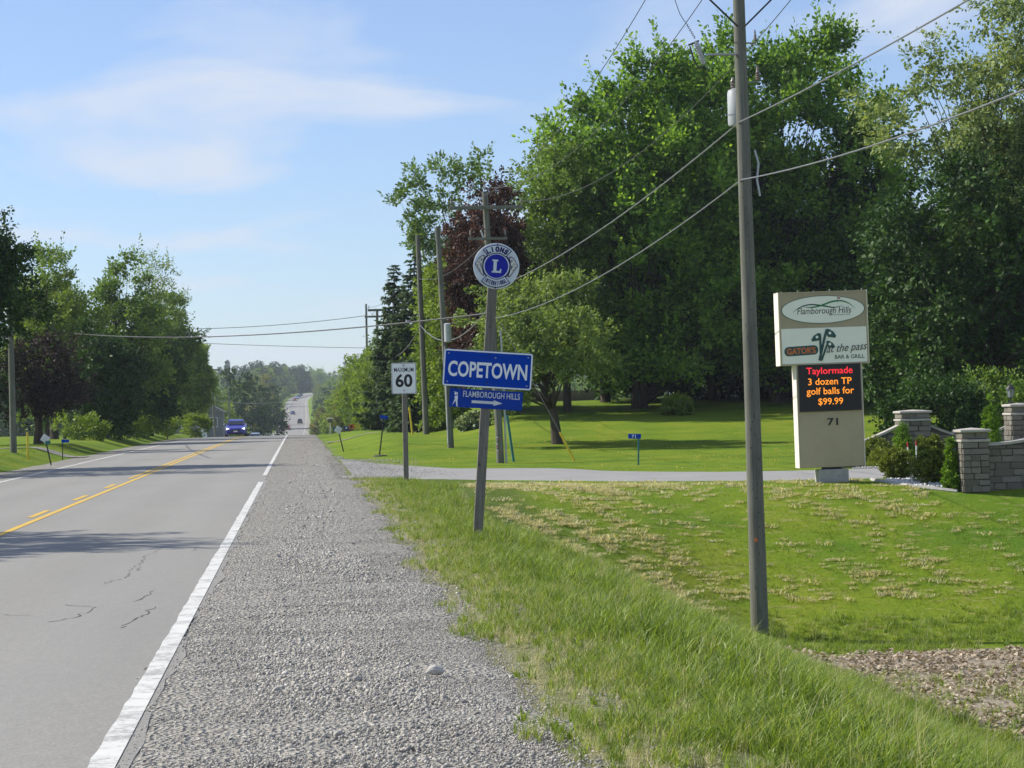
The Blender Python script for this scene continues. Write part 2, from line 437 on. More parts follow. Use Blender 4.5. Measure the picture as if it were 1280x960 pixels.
def rrect(w, h, r, n=5, c=(0, 0)):
    pts = []
    for cx, cz, a in ((w/2 - r, h/2 - r, 0), (-w/2 + r, h/2 - r, 90), (-w/2 + r, -h/2 + r, 180), (w/2 - r, -h/2 + r, 270)):
        for k in range(n): 
            q = R(a + 90 * k / (n - 1)); pts.append((c[0] + cx + r * math.cos(q), c[1] + cz + r * math.sin(q)))
    return pts

# ------------------------------------------------------------------ ground, road, shoulders, driveway
def grid_mesh(name, xs, ys, zf):
    X, Y = np.meshgrid(xs, ys); Z = zf(X, Y)
    V = np.stack([X, Y, Z], -1).reshape(-1, 3)
    nx, ny = len(xs), len(ys)
    i = np.arange((ny - 1) * nx).reshape(ny - 1, nx)[:, :-1].ravel()
    Fq = np.stack([i, i + 1, i + nx + 1, i + nx], 1)
    me = fast_mesh(name, V, Fq); me.polygons.foreach_set('use_smooth', [True] * len(Fq))
    return me, V
ar = np.arange
gx = np.concatenate([-np.geomspace(31, 1000, 22)[::-1], ar(-30, -11, 1.0), ar(-11, 1.2, .5), ar(1.2, 22, .25), ar(22, 40, 1.0), np.geomspace(41, 1000, 22)])
gy = np.concatenate([ar(-20, 8, 2.0), ar(8, 62, .28), ar(62, 130, 1.0), ar(130, 340, 2.5), np.geomspace(342, 3600, 90)])
def ground_z(x, y):
    c = road_x(y)
    corr = smooth((x - (c - 5.7)) / .25) * smooth(((c + 6.5) - x) / .3)     # a shallow bed under the road and shoulders
    bed = smooth((4.3 - np.abs(x - c)) / .4)
    return gz(x, y) - 0.05 * corr - 0.25 * bed * smooth((y - 100) / 300) - .05 * bed
DX = np.array([1.0, 1.7, 3.0, 4.84, 8.2, 11.74, 13.5, 15.5, 19, 24])
DN = np.array([62.6, 61.6, 60.0, 58.5, 56.2, 54.6, 54.4, 54.8, 56.0, 57.5])
DF = np.array([88.0, 83.0, 76.0, 71.2, 64.8, 60.9, 59.8, 59.4, 60.0, 61.0])
gm, gV = grid_mesh('ground', gx, gy, ground_z)
px, py = gV[:, 0], gV[:, 1]
litter = smooth((px - 7.4 - .5 * np.sin(py * 1.7)) / .9) * smooth((39.8 + .5 * np.sin(px * 1.3) - py) / .8) * smooth((py - 33.2 + 7.5 * smooth((px - 8.2) / 1.6) - 1.5 * np.sin(px * 1.9)) / 2.2)
thatch = smooth((px - 3.6) / .8) * smooth((py - 37) / 3) * smooth((60 - py) / 2)
dry = smooth((px - 1.0) / .3) * smooth((2.7 - px) / .9) * smooth((66 - py) / 4)
wild = smooth((px - 1.3) / .4) * smooth((5.0 + 3.2 * smooth((38 - py) / 6) - px) / .6) * smooth((66 - py) / 6)
for nm, arr in (('litter', litter), ('thatch', thatch), ('dry', dry), ('wild', wild)):
    a = gm.attributes.new(nm, 'FLOAT', 'POINT'); a.data.foreach_set('value', arr.astype(np.float32))
m, nt, out = new_mat('turf')
at_ = lambda k: N(nt, 'ShaderNodeAttribute', attribute_name=k).outputs['Fac']
big = noise(nt, 0.35, 5, 0.6); fine = noise(nt, 9, 6, 0.7); mid = noise(nt, 3.5, 8, 0.8)
g = ramp(nt, big, [(0.34, (0.085, 0.165, 0.012)), (0.5, (0.15, 0.215, 0.012)), (0.66, (0.21, 0.245, 0.02))])
g = mixc(nt, ramp(nt, fine, [(0.35, (0.55, 0.55, 0.55)), (0.7, (0, 0, 0))]), g, (0.075, 0.135, 0.010))
spots = ramp(nt, noise(nt, 3.0, 5, 0.7, scl=(0.7, 1.8, 1), dist=1.0), [(0.56, (0, 0, 0)), (0.66, (1, 1, 1))])
g = mixc(nt, N(nt, 'ShaderNodeMath', {0: spots, 1: at_('thatch')}, operation='MULTIPLY').outputs[0], g, (0.26, 0.235, 0.09))
g = mixc(nt, N(nt, 'ShaderNodeMath', {0: at_('wild'), 1: .8}, operation='MULTIPLY').outputs[0], g, (0.075, 0.105, 0.022))
g = mixc(nt, N(nt, 'ShaderNodeMath', {0: ramp(nt, mid, [(.35, (0, 0, 0)), (.6, (1, 1, 1))]), 1: at_('dry')}, operation='MULTIPLY').outputs[0], g, (0.17, 0.16, 0.085))
spk_ = noise(nt, 55, 4, .75)
vc = ramp(nt, spk_, [(.36, (.05, .05, .03)), (.48, (.15, .16, .055)), (.58, (.26, .245, .16)), (.7, (.42, .39, .31))])
g = mixc(nt, N(nt, 'ShaderNodeMath', {0: at_('dry'), 1: .85}, operation='MULTIPLY').outputs[0], g, vc)
lc = ramp(nt, noise(nt, 14, 6, 0.75), [(0.3, (0.11, 0.09, 0.065)), (0.5, (0.29, 0.25, 0.19)), (0.72, (0.50, 0.44, 0.36))])
g = mixc(nt, at_('litter'), g, lc)
p = N(nt, 'ShaderNodeBsdfPrincipled', {'Base Color': g, 'Roughness': 0.95, 'Specular IOR Level': 0.1, 'Normal': bump(nt, fine, 0.7, 0.05)})
nt.links.new(p.outputs[0], out.inputs[0])
ground = tag(link('ground', gm, m), kind='structure')

def road_sheet(name, a_off, b_off, y0, y1, dz, nx=2, wig=0.0, step=1.0, fall=None):
    ys = np.concatenate([ar(y0, min(y1, 340), step)] + ([np.geomspace(342, y1, 120)] if y1 > 340 else [np.array([y1])]))
    t = np.linspace(0, 1, nx)
    c = road_x(ys)
    a = c + a_off + (wig * np.interp(ys, ar(y0, y1 + 1, .37), rng.normal(0, 1, len(ar(y0, y1 + 1, .37)))) if wig else 0)
    b = c + b_off
    X = a[:, None] * (1 - t) + b[:, None] * t
    Y = np.repeat(ys[:, None], nx, 1)
    Z = road_z(Y) + dz
    V = np.stack([X, Y, Z], -1).reshape(-1, 3)
    i = np.arange((len(ys) - 1) * nx).reshape(len(ys) - 1, nx)[:, :-1].ravel()
    me = fast_mesh(name, V, np.stack([i, i + 1, i + nx + 1, i + nx], 1))
    return me
m, nt, out = new_mat('asphalt')
pos = N(nt, 'ShaderNodeTexCoord').outputs['Object']
sx = N(nt, 'ShaderNodeSeparateXYZ', {0: pos}).outputs[0]
spk = noise(nt, 55, 3, 0.7, vec=pos); pat = noise(nt, 0.5, 5, 0.6, vec=pos, scl=(1.6, 0.25, 1)); fn = noise(nt, 9, 5, .65, vec=pos, scl=(1.5, .5, 1))
c = ramp(nt, spk, [(0.3, (0.19, 0.183, 0.166)), (0.5, (0.255, 0.246, 0.224)), (0.72, (0.33, 0.318, 0.29))])
c = mixc(nt, ramp(nt, pat, [(0.35, (0.0, 0.0, 0.0)), (0.7, (0.45, 0.45, 0.45))]), c, (0.19, 0.187, 0.18))
c = mixc(nt, ramp(nt, fn, [(0.35, (0.25, 0.25, 0.25)), (0.65, (0, 0, 0))]), c, (0.17, 0.168, 0.163))
# worn wheel tracks, lighter than the lane between them
wv = N(nt, 'ShaderNodeMath', {0: N(nt, 'ShaderNodeMath', {0: N(nt, 'ShaderNodeMath', {0: sx, 1: 2.85}, operation='ADD').outputs[0], 1: 3.6}, operation='MULTIPLY').outputs[0]}, operation='COSINE').outputs[0]
wv2 = N(nt, 'ShaderNodeMath', {0: N(nt, 'ShaderNodeMath', {0: wv, 1: -0.05}, operation='MULTIPLY').outputs[0], 1: 0.05}, operation='ADD').outputs[0]
c = mixc(nt, wv2, c, (0.36, 0.355, 0.345))
p = N(nt, 'ShaderNodeBsdfPrincipled', {'Base Color': c, 'Roughness': 0.85, 'Specular IOR Level': 0.25, 'Normal': bump(nt, spk, 0.35, 0.006)})
nt.links.new(p.outputs[0], out.inputs[0]); M['asphalt'] = m
rs = road_sheet('road', -3.98, 3.78, -15, 2400, 0.012, nx=9, step=.5)
co = np.empty(len(rs.vertices) * 3, np.float32); rs.vertices.foreach_get('co', co); co = co.reshape(-1, 9, 3)
nrow = len(co)
co[:, 8, 0] += np.convolve(rng.normal(0, .05, nrow + 8), np.ones(3) / 2.2, 'same')[:nrow]
co[:, 0, 0] += rng.normal(0, .03, nrow)
rs.vertices.foreach_set('co', co.ravel()); rs.update()
road = tag(link('road', rs, 'asphalt'), kind='structure')
def paint_mat(name, col, wear):
    m, nt, out = new_mat(name)
    f = noise(nt, 30, 5, 0.75); f2 = noise(nt, 3.5, 4, 0.7)
    k = ramp(nt, N(nt, 'ShaderNodeMath', {0: f, 1: f2}, operation='ADD').outputs[0], [(0.84, (wear, wear, wear)), (1.04, (0, 0, 0))])
    c = mixc(nt, k, ramp(nt, f2, [(0.3, tuple(x * .86 for x in col)), (0.7, col)]), (0.30, 0.295, 0.28))
    p = N(nt, 'ShaderNodeBsdfPrincipled', {'Base Color': c, 'Roughness': 0.7, 'Specular IOR Level': 0.3})
    nt.links.new(p.outputs[0], out.inputs[0]); M[name] = m
paint_mat('line_white', (0.60, 0.595, 0.565), .9); paint_mat('line_yellow', (0.62, 0.40, 0.045), .4)
link('white_edge_line', road_sheet('white_edge_line', 3.58, 3.715, -15, 59.2, .017, wig=.006, step=.25), 'line_white', road)
link('white_edge_line', road_sheet('white_edge_line', 3.59, 3.71, 65.4, 2300, .017, wig=.004), 'line_white', road)
link('white_edge_line', road_sheet('white_edge_line', -3.79, -3.66, -15, 2300, .017, wig=.004), 'line_white', road)
link('yellow_centre_line', road_sheet('yellow_centre_line', 0.03, 0.15, -15, 520, .017, wig=.003), 'line_yellow', road)
link('yellow_centre_line', road_sheet('yellow_centre_line', -0.20, -0.08, 66, 520, .017, wig=.003), 'line_yellow', road)
for k in range(7):
    y0 = 17.6 + 8.05 * k
    link('yellow_dash', road_sheet('yellow_dash', -0.20, -0.08, y0, y0 + 3.0, .017, wig=.003, step=.5), 'line_yellow', road)
def crack(pts, w=.0095):
    mb = MB(); P = []
    for (x0, y0), (x1, y1) in zip(pts[:-1], pts[1:]):
        k = max(2, int(abs(y1 - y0) / .12) + int(abs(x1 - x0) / .08))
        for t in np.linspace(0, 1, k, endpoint=False): P.append((x0 + (x1 - x0) * t + rng.normal(0, .018), y0 + (y1 - y0) * t + rng.normal(0, .03)))
    P.append(pts[-1])
    for (x0, y0), (x1, y1) in zip(P[:-1], P[1:]):
        if rng.random() < .12: continue
        d = np.array([x1 - x0, y1 - y0]); n_ = np.array([-d[1], d[0]]) / (np.linalg.norm(d) + 1e-6) * w * rng.uniform(.3, 1.1)
        a, b = np.array([x0, y0]), np.array([x1, y1])
        mb.add([(a[0] - n_[0], a[1] - n_[1], .0155), (a[0] + n_[0], a[1] + n_[1], .0155), (b[0] + n_[0], b[1] + n_[1], .0155), (b[0] - n_[0], b[1] - n_[1], .0155)], [(0, 1, 2, 3)])
    mb.build('crack', 'crack_tar', road)
for pts in ([(-1.9, 26.5), (-2.0, 29), (-1.75, 33), (-1.85, 38), (-1.65, 43.5)], [(-2.2, 20.2), (-2.0, 20.6), (-1.95, 21.6), (-2.25, 22.0)],
            [(-1.55, 19.3), (-1.45, 20.3), (-1.38, 21.4)], [(-1.6, 22.1), (-1.52, 23.4)], [(-2.0, 27.4), (-1.95, 25.6), (-2.1, 24.6)], [(-1.45, 30), (-1.35, 33), (-1.5, 36)],
            [(-4.2, 30), (-4.3, 36), (-4.15, 41)], [(-6.4, 44), (-6.5, 52), (-6.35, 60)], [(-2.9, 44), (-3.0, 50), (-2.85, 58), (-2.95, 66)], [(-1.3, 55), (-1.7, 56.5), (-2.2, 56.8)], [(-1.2, 60), (-1.6, 61.5), (-1.5, 64)], [(-2.45, 21.0), (-2.7, 21.1)]):
    crack(pts)

# gravel shoulders: sheets that taper into the verge
m, nt, out = new_mat('gravel_bed')
v1 = N(nt, 'ShaderNodeTexVoronoi', {'Scale': 30.0, 'Vector': N(nt, 'ShaderNodeTexCoord').outputs['Object']})
v2 = N(nt, 'ShaderNodeTexVoronoi', {'Scale': 14.0, 'Vector': N(nt, 'ShaderNodeTexCoord').outputs['Object']})
f2 = noise(nt, 0.8, 5, .6); f3 = noise(nt, 80, 3, .7)
c = ramp(nt, N(nt, 'ShaderNodeSeparateColor', {0: v1.outputs['Color']}).outputs[0], [(0.0, (0.20, 0.19, 0.17)), (0.6, (0.36, 0.343, 0.305)), (1.0, (0.52, 0.50, 0.45))])
c = mixc(nt, ramp(nt, f2, [(0.4, (0, 0, 0)), (0.7, (.45, .45, .45))]), c, (0.33, 0.315, 0.28))
c = mixc(nt, ramp(nt, f3, [(0.35, (.5, .5, .5)), (0.6, (0, 0, 0))]), c, (0.16, 0.15, 0.13))
h = N(nt, 'ShaderNodeMath', {0: v1.outputs['Distance'], 1: v2.outputs['Distance']}, operation='ADD').outputs[0]
p = N(nt, 'ShaderNodeBsdfPrincipled', {'Base Color': c, 'Roughness': 0.95, 'Specular IOR Level': 0.15, 'Normal': bump(nt, h, 0.9, 0.05)})
nt.links.new(p.outputs[0], out.inputs[0]); M['gravel_bed'] = m
def shoulder(name, inner, outer, y0, y1, sgn):
    ys = np.concatenate([ar(y0, 90, .3), ar(90, 340, 1.5), np.geomspace(342, y1, 90)])
    t = np.array([0, .15, .4, .7, .9, 1.0])
    c = road_x(ys)
    ed = outer + np.interp(ys, ar(y0, y1 + 2, .8), rng.normal(0, .09, len(ar(y0, y1 + 2, .8))))
    X = c[:, None] + inner + (ed[:, None] - inner) * t
    Y = np.repeat(ys[:, None], len(t), 1)
    Z = road_z(Y) + np.array([.004, .010, .0, -.01, -.022, -.075]) + rng.normal(0, .004, X.shape)
    V = np.stack([X, Y, Z], -1).reshape(-1, 3); nx = len(t)
    i = np.arange((len(ys) - 1) * nx).reshape(len(ys) - 1, nx)[:, :-1].ravel()
    q = np.stack([i, i + 1, i + nx + 1, i + nx], 1)
    me = fast_mesh(name, V, q if sgn > 0 else q[:, ::-1]); me.polygons.foreach_set('use_smooth', [True] * len(q))
    return tag(link(name, me, 'gravel_bed'), kind='structure')
shoulder('gravel_shoulder', 3.55, 6.12, -15, 2300, 1)
shoulder('gravel_shoulder', -3.8, -5.75, -15, 2300, -1)
m, nt, out = new_mat('driveway_asphalt')
spk = noise(nt, 40, 3, .7); pat = noise(nt, .6, 5, .6)
c = ramp(nt, spk, [(.3, (.19, .185, .18)), (.7, (.31, .305, .30))])
c = mixc(nt, ramp(nt, pat, [(.4, (0, 0, 0)), (.7, (.5, .5, .5))]), c, (.33, .32, .30))
p = N(nt, 'ShaderNodeBsdfPrincipled', {'Base Color': c, 'Roughness': .9, 'Specular IOR Level': .2, 'Normal': bump(nt, spk, .3, .008)})
nt.links.new(p.outputs[0], out.inputs[0]); M['driveway_asphalt'] = m
xs = np.concatenate([ar(1.3, 5, .2), ar(5, 24, .4)])
tn = np.linspace(0, 1, 24)
def dn(x): return np.interp(x, DX, DN)
def df(x): return np.interp(x, DX, DF)
X = np.repeat(xs[:, None], len(tn), 1); Yd = dn(xs)[:, None] + (df(xs) - dn(xs))[:, None] * tn + rng.normal(0, .03, X.shape)
edge = np.minimum(tn, 1 - tn)[None, :]
Zd = np.where(X < 1.2, np.maximum(gz(X, Yd), road_z(Yd) - .02) + .019, gz(X, Yd) + .022) - .03 * (edge < .01) + rng.normal(0, .003, X.shape)
V = np.stack([X, Yd, Zd], -1).reshape(-1, 3); ny = len(tn)
i = np.arange((len(xs) - 1) * ny).reshape(len(xs) - 1, ny)[:, :-1].ravel()
me = fast_mesh('driveway', V, np.stack([i, i + ny, i + ny + 1, i + 1], 1))
tag(link('driveway', me, 'driveway_asphalt'), kind='structure')

# ------------------------------------------------------------------ scatter (only for what nobody could count)
def scatter(name, pts, rots, scl, variants, mat=None, idx=None):
    n = len(pts)
    me = bpy.data.meshes.new(name)
    me.vertices.add(n); me.vertices.foreach_set('co', np.ascontiguousarray(pts, np.float32).ravel())
    a = me.attributes.new('turn', 'FLOAT_VECTOR', 'POINT'); a.data.foreach_set('vector', np.ascontiguousarray(rots, np.float32).ravel())
    a = me.attributes.new('size', 'FLOAT_VECTOR', 'POINT'); a.data.foreach_set('vector', np.ascontiguousarray(scl if np.ndim(scl) == 2 else np.repeat(np.asarray(scl)[:, None], 3, 1), np.float32).ravel())
    a = me.attributes.new('pick', 'INT', 'POINT'); a.data.foreach_set('value', np.ascontiguousarray(idx if idx is not None else rng.integers(0, len(variants), n), np.int32))
    o = bpy.data.objects.new(name, me); COL.objects.link(o)
    src = bpy.data.collections.new(name + '_source')
    for k, vm in enumerate(variants):
        src.objects.link(bpy.data.objects.new(f'{name}_piece_{k:02d}', vm))
    ng = bpy.data.node_groups.new(name + '_scatter', 'GeometryNodeTree')
    ng.interface.new_socket('Geometry', in_out='INPUT', socket_type='NodeSocketGeometry')
    ng.interface.new_socket('Geometry', in_out='OUTPUT', socket_type='NodeSocketGeometry')
    gi, go = ng.nodes.new('NodeGroupInput'), ng.nodes.new('NodeGroupOutput')
    ci = ng.nodes.new('GeometryNodeCollectionInfo'); ci.inputs[0].default_value = src
    ci.inputs['Separate Children'].default_value = True; ci.inputs['Reset Children'].default_value = True
    iop = ng.nodes.new('GeometryNodeInstanceOnPoints'); iop.inputs['Pick Instance'].default_value = True
    def na(nm, ty):
        q = ng.nodes.new('GeometryNodeInputNamedAttribute'); q.data_type = ty; q.inputs['Name'].default_value = nm; return q.outputs[0]
    L = ng.links.new
    L(gi.outputs[0], iop.inputs['Points']); L(ci.outputs[0], iop.inputs['Instance'])
    L(na('turn', 'FLOAT_VECTOR'), iop.inputs['Rotation']); L(na('size', 'FLOAT_VECTOR'), iop.inputs['Scale']); L(na('pick', 'INT'), iop.inputs['Instance Index'])
    L(iop.outputs[0], go.inputs[0])
    md = o.modifiers.new('scatter', 'NODES'); md.node_group = ng
    return tag(o, kind='stuff')
def pebble(seed, mat):
    r_ = np.random.default_rng(seed)
    s = (1 + 5 ** .5) / 2
    v = np.array([(-1, s, 0), (1, s, 0), (-1, -s, 0), (1, -s, 0), (0, -1, s), (0, 1, s), (0, -1, -s), (0, 1, -s), (s, 0, -1), (s, 0, 1), (-s, 0, -1), (-s, 0, 1)]) / 1.9
    f = [(0, 11, 5), (0, 5, 1), (0, 1, 7), (0, 7, 10), (0, 10, 11), (1, 5, 9), (5, 11, 4), (11, 10, 2), (10, 7, 6), (7, 1, 8), (3, 9, 4), (3, 4, 2), (3, 2, 6), (3, 6, 8), (3, 8, 9), (4, 9, 5), (2, 4, 11), (6, 2, 10), (8, 6, 7), (9, 8, 1)]
    v = v * r_.uniform(.5, 1.25, (12, 1)) * np.array([1, r_.uniform(.6, .9), r_.uniform(.5, .85)])
    me = fast_mesh('pebble', v, np.array(f)); me.materials.append(mat); return me
gm_ = [simple('gravel_%s' % k, c, .9, .3, 1.7) for k, c in (('pale', (.48, .457, .405)), ('grey', (.375, .357, .32)), ('dark', (.25, .237, .213)), ('tan', (.42, .39, .33)))]
peb = [pebble(10 + k, gm_[(0, 1, 1, 2, 3, 1, 0, 2)[k]]) for k in range(8)]
def gravel_pts(y0, y1, dens, x0=-.98, x1=2.1):
    n = int((y1 - y0) * (x1 - x0) * dens)
    x, y = rng.uniform(x0, x1, n), rng.uniform(y0, y1, n)
    pr = np.ones(n)
    pr *= np.where(x < -.82, .3, .45 + .55 * smooth((x + .75) / .5)) * np.where(y < 60, np.clip((2.15 - x) / .8, 0, 1), np.where(y < 84, np.clip((4.2 - x) / 2.5, 0, 1), x < 1.5))
    pr *= .5 + .5 * smooth((np.sin(x * 3.1 + .25 * y) + np.sin(y * .9 + x * 1.7) + 1.2) / 2)
    k = rng.random(n) < pr
    return x[k], y[k]
P = [gravel_pts(10.5, 20, 2900), gravel_pts(20, 34, 1400), gravel_pts(34, 62, 420), gravel_pts(60, 92, 170, -.95, 4.2), gravel_pts(92, 150, 60)]
xg = np.concatenate([a for a, b in P]); yg = np.concatenate([b for a, b in P])
sgf = np.where(xg > .7, .72, np.where(xg < -.35, .7, 1.0)) * (.85 + .3 * smooth((np.sin(xg * 2 + yg * .5) + .3)))
sg = sgf * np.clip(rng.lognormal(math.log(.0072), .42, len(xg)), .004, .030) * np.where(yg > 60, 1.7, np.where(yg > 34, 1.5, np.where(yg > 20, 1.2, 1)))
zg = np.where(xg < -.9, .012, np.interp((xg + 1.1) / 2.57, [0, .15, .4, .7, .9, 1], [.004, .010, 0, -.01, -.022, -.06])) + sg * .25
zg = np.where(xg > .8, np.maximum(zg, np.where((yg > 60) & (yg < 90), np.maximum(gz(xg, yg), road_z(yg) - .02) + .024, ground_z(xg, yg)) + sg * .22), zg)
tag(scatter('gravel', np.stack([xg, yg, zg], 1), rng.uniform(0, 6.28, (len(xg), 3)) * np.array([.12, .12, 1]), sg, peb), 'loose grey crushed gravel covering the road shoulder')

def blades(n, rad, h0, h1, w, lean, seed, dry=0.0, seg=3, tint0=0., tint1=1.):
    r_ = np.random.default_rng(seed)
    V, Fq, T = [], [], []
    for b in range(n):
        a, r = r_.uniform(0, 6.28), rad * math.sqrt(r_.random())
        base = np.array([r * math.cos(a), r * math.sin(a), -.03])
        h = r_.uniform(h0, h1); d = r_.uniform(0, 6.28); ln = r_.uniform(.15, 1) * lean * h
        out_ = np.array([math.cos(d), math.sin(d), 0]); q = d + r_.uniform(.6, 2.5); wd = np.array([math.cos(q), math.sin(q), 0]) * w * r_.uniform(.6, 1.3)
        i0 = len(V)
        for k in range(seg + 1):
            t = k / seg
            c = base + out_ * ln * t ** 2 + np.array([0, 0, h * (t - .25 * lean * t ** 3)])
            s_ = (1 - t ** 1.5) * .5 + .03
            V += [c - wd * s_, c + wd * s_]
        tt = r_.uniform(tint0, tint1)
        for k in range(seg):
            Fq.append((i0 + 2*k, i0 + 2*k + 1, i0 + 2*k + 3, i0 + 2*k + 2)); T.append(tt)
    return np.array(V), np.array(Fq), np.array(T)
def clump(name, mat, *a, **k):
    V, Fq, T = blades(*a, **k); me = fast_mesh(name, V, Fq, T); me.materials.append(M[mat]); return me
tall = [clump('grass_clump', 'grass_blade', 18, .11, .12, .40, .0105, 1.0, 40 + k, tint0=.15 * (k % 3), tint1=.6 + .14 * (k % 4)) for k in range(6)]
dryc = [clump('dry_clump', 'straw', 16, .10, .08, .34, .005, 1.3, 60 + k) for k in range(3)]
wide = [clump('broad_clump', 'grass_blade', 10, .08, .14, .36, .026, 1.3, 70 + k, tint0=.3, tint1=1) for k in range(2)]
stalk = [clump('dry_stalks', 'straw', 7, .10, .30, .58, .0045, .5, 90 + k, tint0=0, tint1=.6) for k in range(2)]
def tall_pts(x0, x1, y0, y1, dens):
    n = int((x1 - x0) * (y1 - y0) * dens); return rng.uniform(x0, x1, n), rng.uniform(y0, y1, n)
PX = [tall_pts(1.1, 8.5, 10.5, 24, 105), tall_pts(1.1, 9.5, 24, 38, 85), tall_pts(1.1, 5.2, 38, 63, 60), tall_pts(8.3, 26, 39.3, 43.6, 50), tall_pts(6.5, 14, 22, 36.5, 95), tall_pts(1.1, 2.6, 10.5, 30, 130), tall_pts(1.1, 2.6, 30, 60, 60)]
tx = np.concatenate([a for a, b in PX]); ty = np.concatenate([b for a, b in PX]); band_id = np.concatenate([np.full(len(a), i) for i, (a, b) in enumerate(PX)])
left_e = 1.42 + .16 * np.sin(ty * .9) + .12 * np.sin(ty * 2.3 + 1)
right_e = np.where(ty < 38, 4.9 + 3.1 * smooth((37 - ty) / 8) + .3 * np.sin(ty * .8), 4.1 + .25 * np.sin(ty * 1.1) - .9 * smooth((ty - 52) / 8))
pr = np.clip(.5 + (tx - left_e) / .6, .0, 1) * (tx > left_e - .12) * np.clip((right_e - .55 - tx) / .6, 0, 1)
pr *= .35 + .65 * smooth((np.sin(tx * 3.3 + ty * .9) + np.sin(ty * 1.9 - tx * 1.4) + np.sin(tx * 6.1 + 1) * np.sin(ty * 4.3) + 1.5) / 2.2)
pr = np.where(band_id == 3, np.clip((ty - 39.6 - .4 * np.sin(tx * 1.1)) / .6, 0, 1) * np.clip((43.4 + .3 * np.sin(tx) - ty) / .8, 0, 1), pr)
pr = np.where(band_id == 4, np.clip((34.8 - 7.0 * smooth((tx - 8.2) / 1.6) + 1.5 * np.sin(tx * 1.9) - ty) / 1.5, .10, 1) * (.4 + .6 * smooth((np.sin(tx * 1.3 + 2) + np.sin(ty * .7 + tx) + .6) / 1.2)), pr)
pr *= np.where((ty > dn(np.maximum(tx, 1.)) - .5), 0, 1)
pr *= np.where((np.abs(tx - 8.25) < .15) & (np.abs(ty - 42) < .15), 0, 1)
k = rng.random(len(tx)) < pr
tx, ty, band_id, le = tx[k], ty[k], band_id[k], left_e[k]
ht = np.clip(.34 + .46 * smooth((tx - le) / 1.9), .3, .85) * rng.uniform(.7, 1.2, len(tx)) * np.where(band_id == 3, .95, 1) * np.where(ty > 38, .85, 1)
pick = rng.integers(0, 6, len(tx)); u = rng.random(len(tx))
near_edge = np.clip(1 - (tx - le) / 1.0, 0, 1)
pick = np.where(u < .09 + .40 * near_edge, 8 + rng.integers(0, 3, len(tx)), pick); pick = np.where((u > .80), 6 + rng.integers(0, 2, len(tx)), pick)
pick = np.where(rng.random(len(tx)) < .035, 11 + rng.integers(0, 2, len(tx)), pick)
rot = np.stack([rng.normal(0, .12, len(tx)), rng.normal(.08, .12, len(tx)), rng.uniform(0, 6.28, len(tx))], 1)
# order of the source collection is alphabetical by name: pieces 00-05 tall, 06-07 broad, 08-10 dry
tag(scatter('tall_grass', np.stack([tx, ty, gz(tx, ty)], 1), rot, ht, tall + wide + dryc + stalk, idx=pick), 'tall uncut grass on the bank beside the gravel shoulder')
lawn_c = [clump('lawn_tuft', 'lawn_blade', 16, .15, .03, .075, .012, .8, 80 + k, seg=1) for k in range(5)]
LP = [tall_pts(3.2, 20, 34, 60, 38), tall_pts(3, 26, 60, 100, 9), tall_pts(-16, -10, 60, 120, 8)]
lx = np.concatenate([a for a, b in LP]); ly = np.concatenate([b for a, b in LP])
re_ = np.where(ly < 38, 8.0, 3.9)
k = ~((lx > 1) & (ly > dn(np.maximum(lx, 1)) - .15) & (ly < df(np.maximum(lx, 1)) + .15)) & ((lx > re_) | (lx < 0) | (ly > 60)) & ~((lx > 7.5) & (ly < 39.8)) & ~((lx > 13.9) & (ly > 48.5) & (ly < 56)) & (lx < 2 + (ly - 8) * .45)
lx, ly = lx[k], ly[k]
tag(scatter('lawn_grass', np.stack([lx, ly, gz(lx, ly)], 1), np.stack([0*lx, 0*lx, rng.uniform(0, 6.28, len(lx))], 1), rng.uniform(.7, 1.3, len(lx)), lawn_c), 'short mown lawn grass')
def flower(mat, seed):
    mb = MB(); 
    for k in range(3):
        a = seed + k * 2.1; x, y, z = .12 * math.cos(a), .12 * math.sin(a), .07 + .02 * k
        mb.path([(x, y, 0), (x, y, z)], .004, 4); mb.lathe([(.004, z), (.022, z + .006), (.012, z + .02)], 7, (x, y, 0))
    o = mb.build('dandelion', mat); me = o.data; bpy.data.objects.remove(o); return me
fx_, fy_ = rng.uniform(1.8, 24, 700), rng.uniform(63, 112, 700)
k = (fy_ > df(np.maximum(fx_, 1)) + .3) & (rng.random(700) < .3 * smooth(np.sin(fx_ * .7) + np.sin(fy_ * .4 + fx_ * .3) + .6))
fx_, fy_ = fx_[k], fy_[k]
tag(scatter('dandelions', np.stack([fx_, fy_, gz(fx_, fy_)], 1), np.stack([0*fx_, 0*fx_, rng.uniform(0, 6.28, len(fx_))], 1), rng.uniform(.5, .9, len(fx_)), [flower('yellow_paint', 1), flower('yellow_paint', 2)]), 'small dandelion heads dotted over the lawn beyond the driveway')
# raked-up moss and dead thatch lying on the lawn in rows
th = [clump('thatch_tuft', 'straw', 34, .12, .04, .13, .011, 2.2, 95 + k, seg=2) for k in range(4)]
n = 19000
hx, hy = rng.uniform(3.7, 20, n), rng.uniform(37.5, 58, n)
q_ = (hx * .55 + hy * .25); rows = np.abs(((q_ * 1.1) % 1) - .5) * 2
pr = (.22 + .78 * smooth((rows - .25) / .55)) * (.2 + .8 * smooth((np.sin(hx * 1.1 + 1) + np.sin(hy * .7 + hx * .3) + 1.1) / 2)) * np.where(hx < 7, .72, .62) * np.where((hy < 43.8) & (hx > 8), 0, 1) * np.where(hy > dn(hx) - 3.5, .3, 1) * np.where((hx > 9) & (hy > 46), .6, 1)
k = (rng.random(n) < pr) & (hy < dn(hx) - .2) & ~((hx > 13.6) & (hy > 48.5)) & ~((hx < 4.6) & (hy < 40))
hx, hy = hx[k], hy[k]
big_ = rng.random(len(hx)) < .13
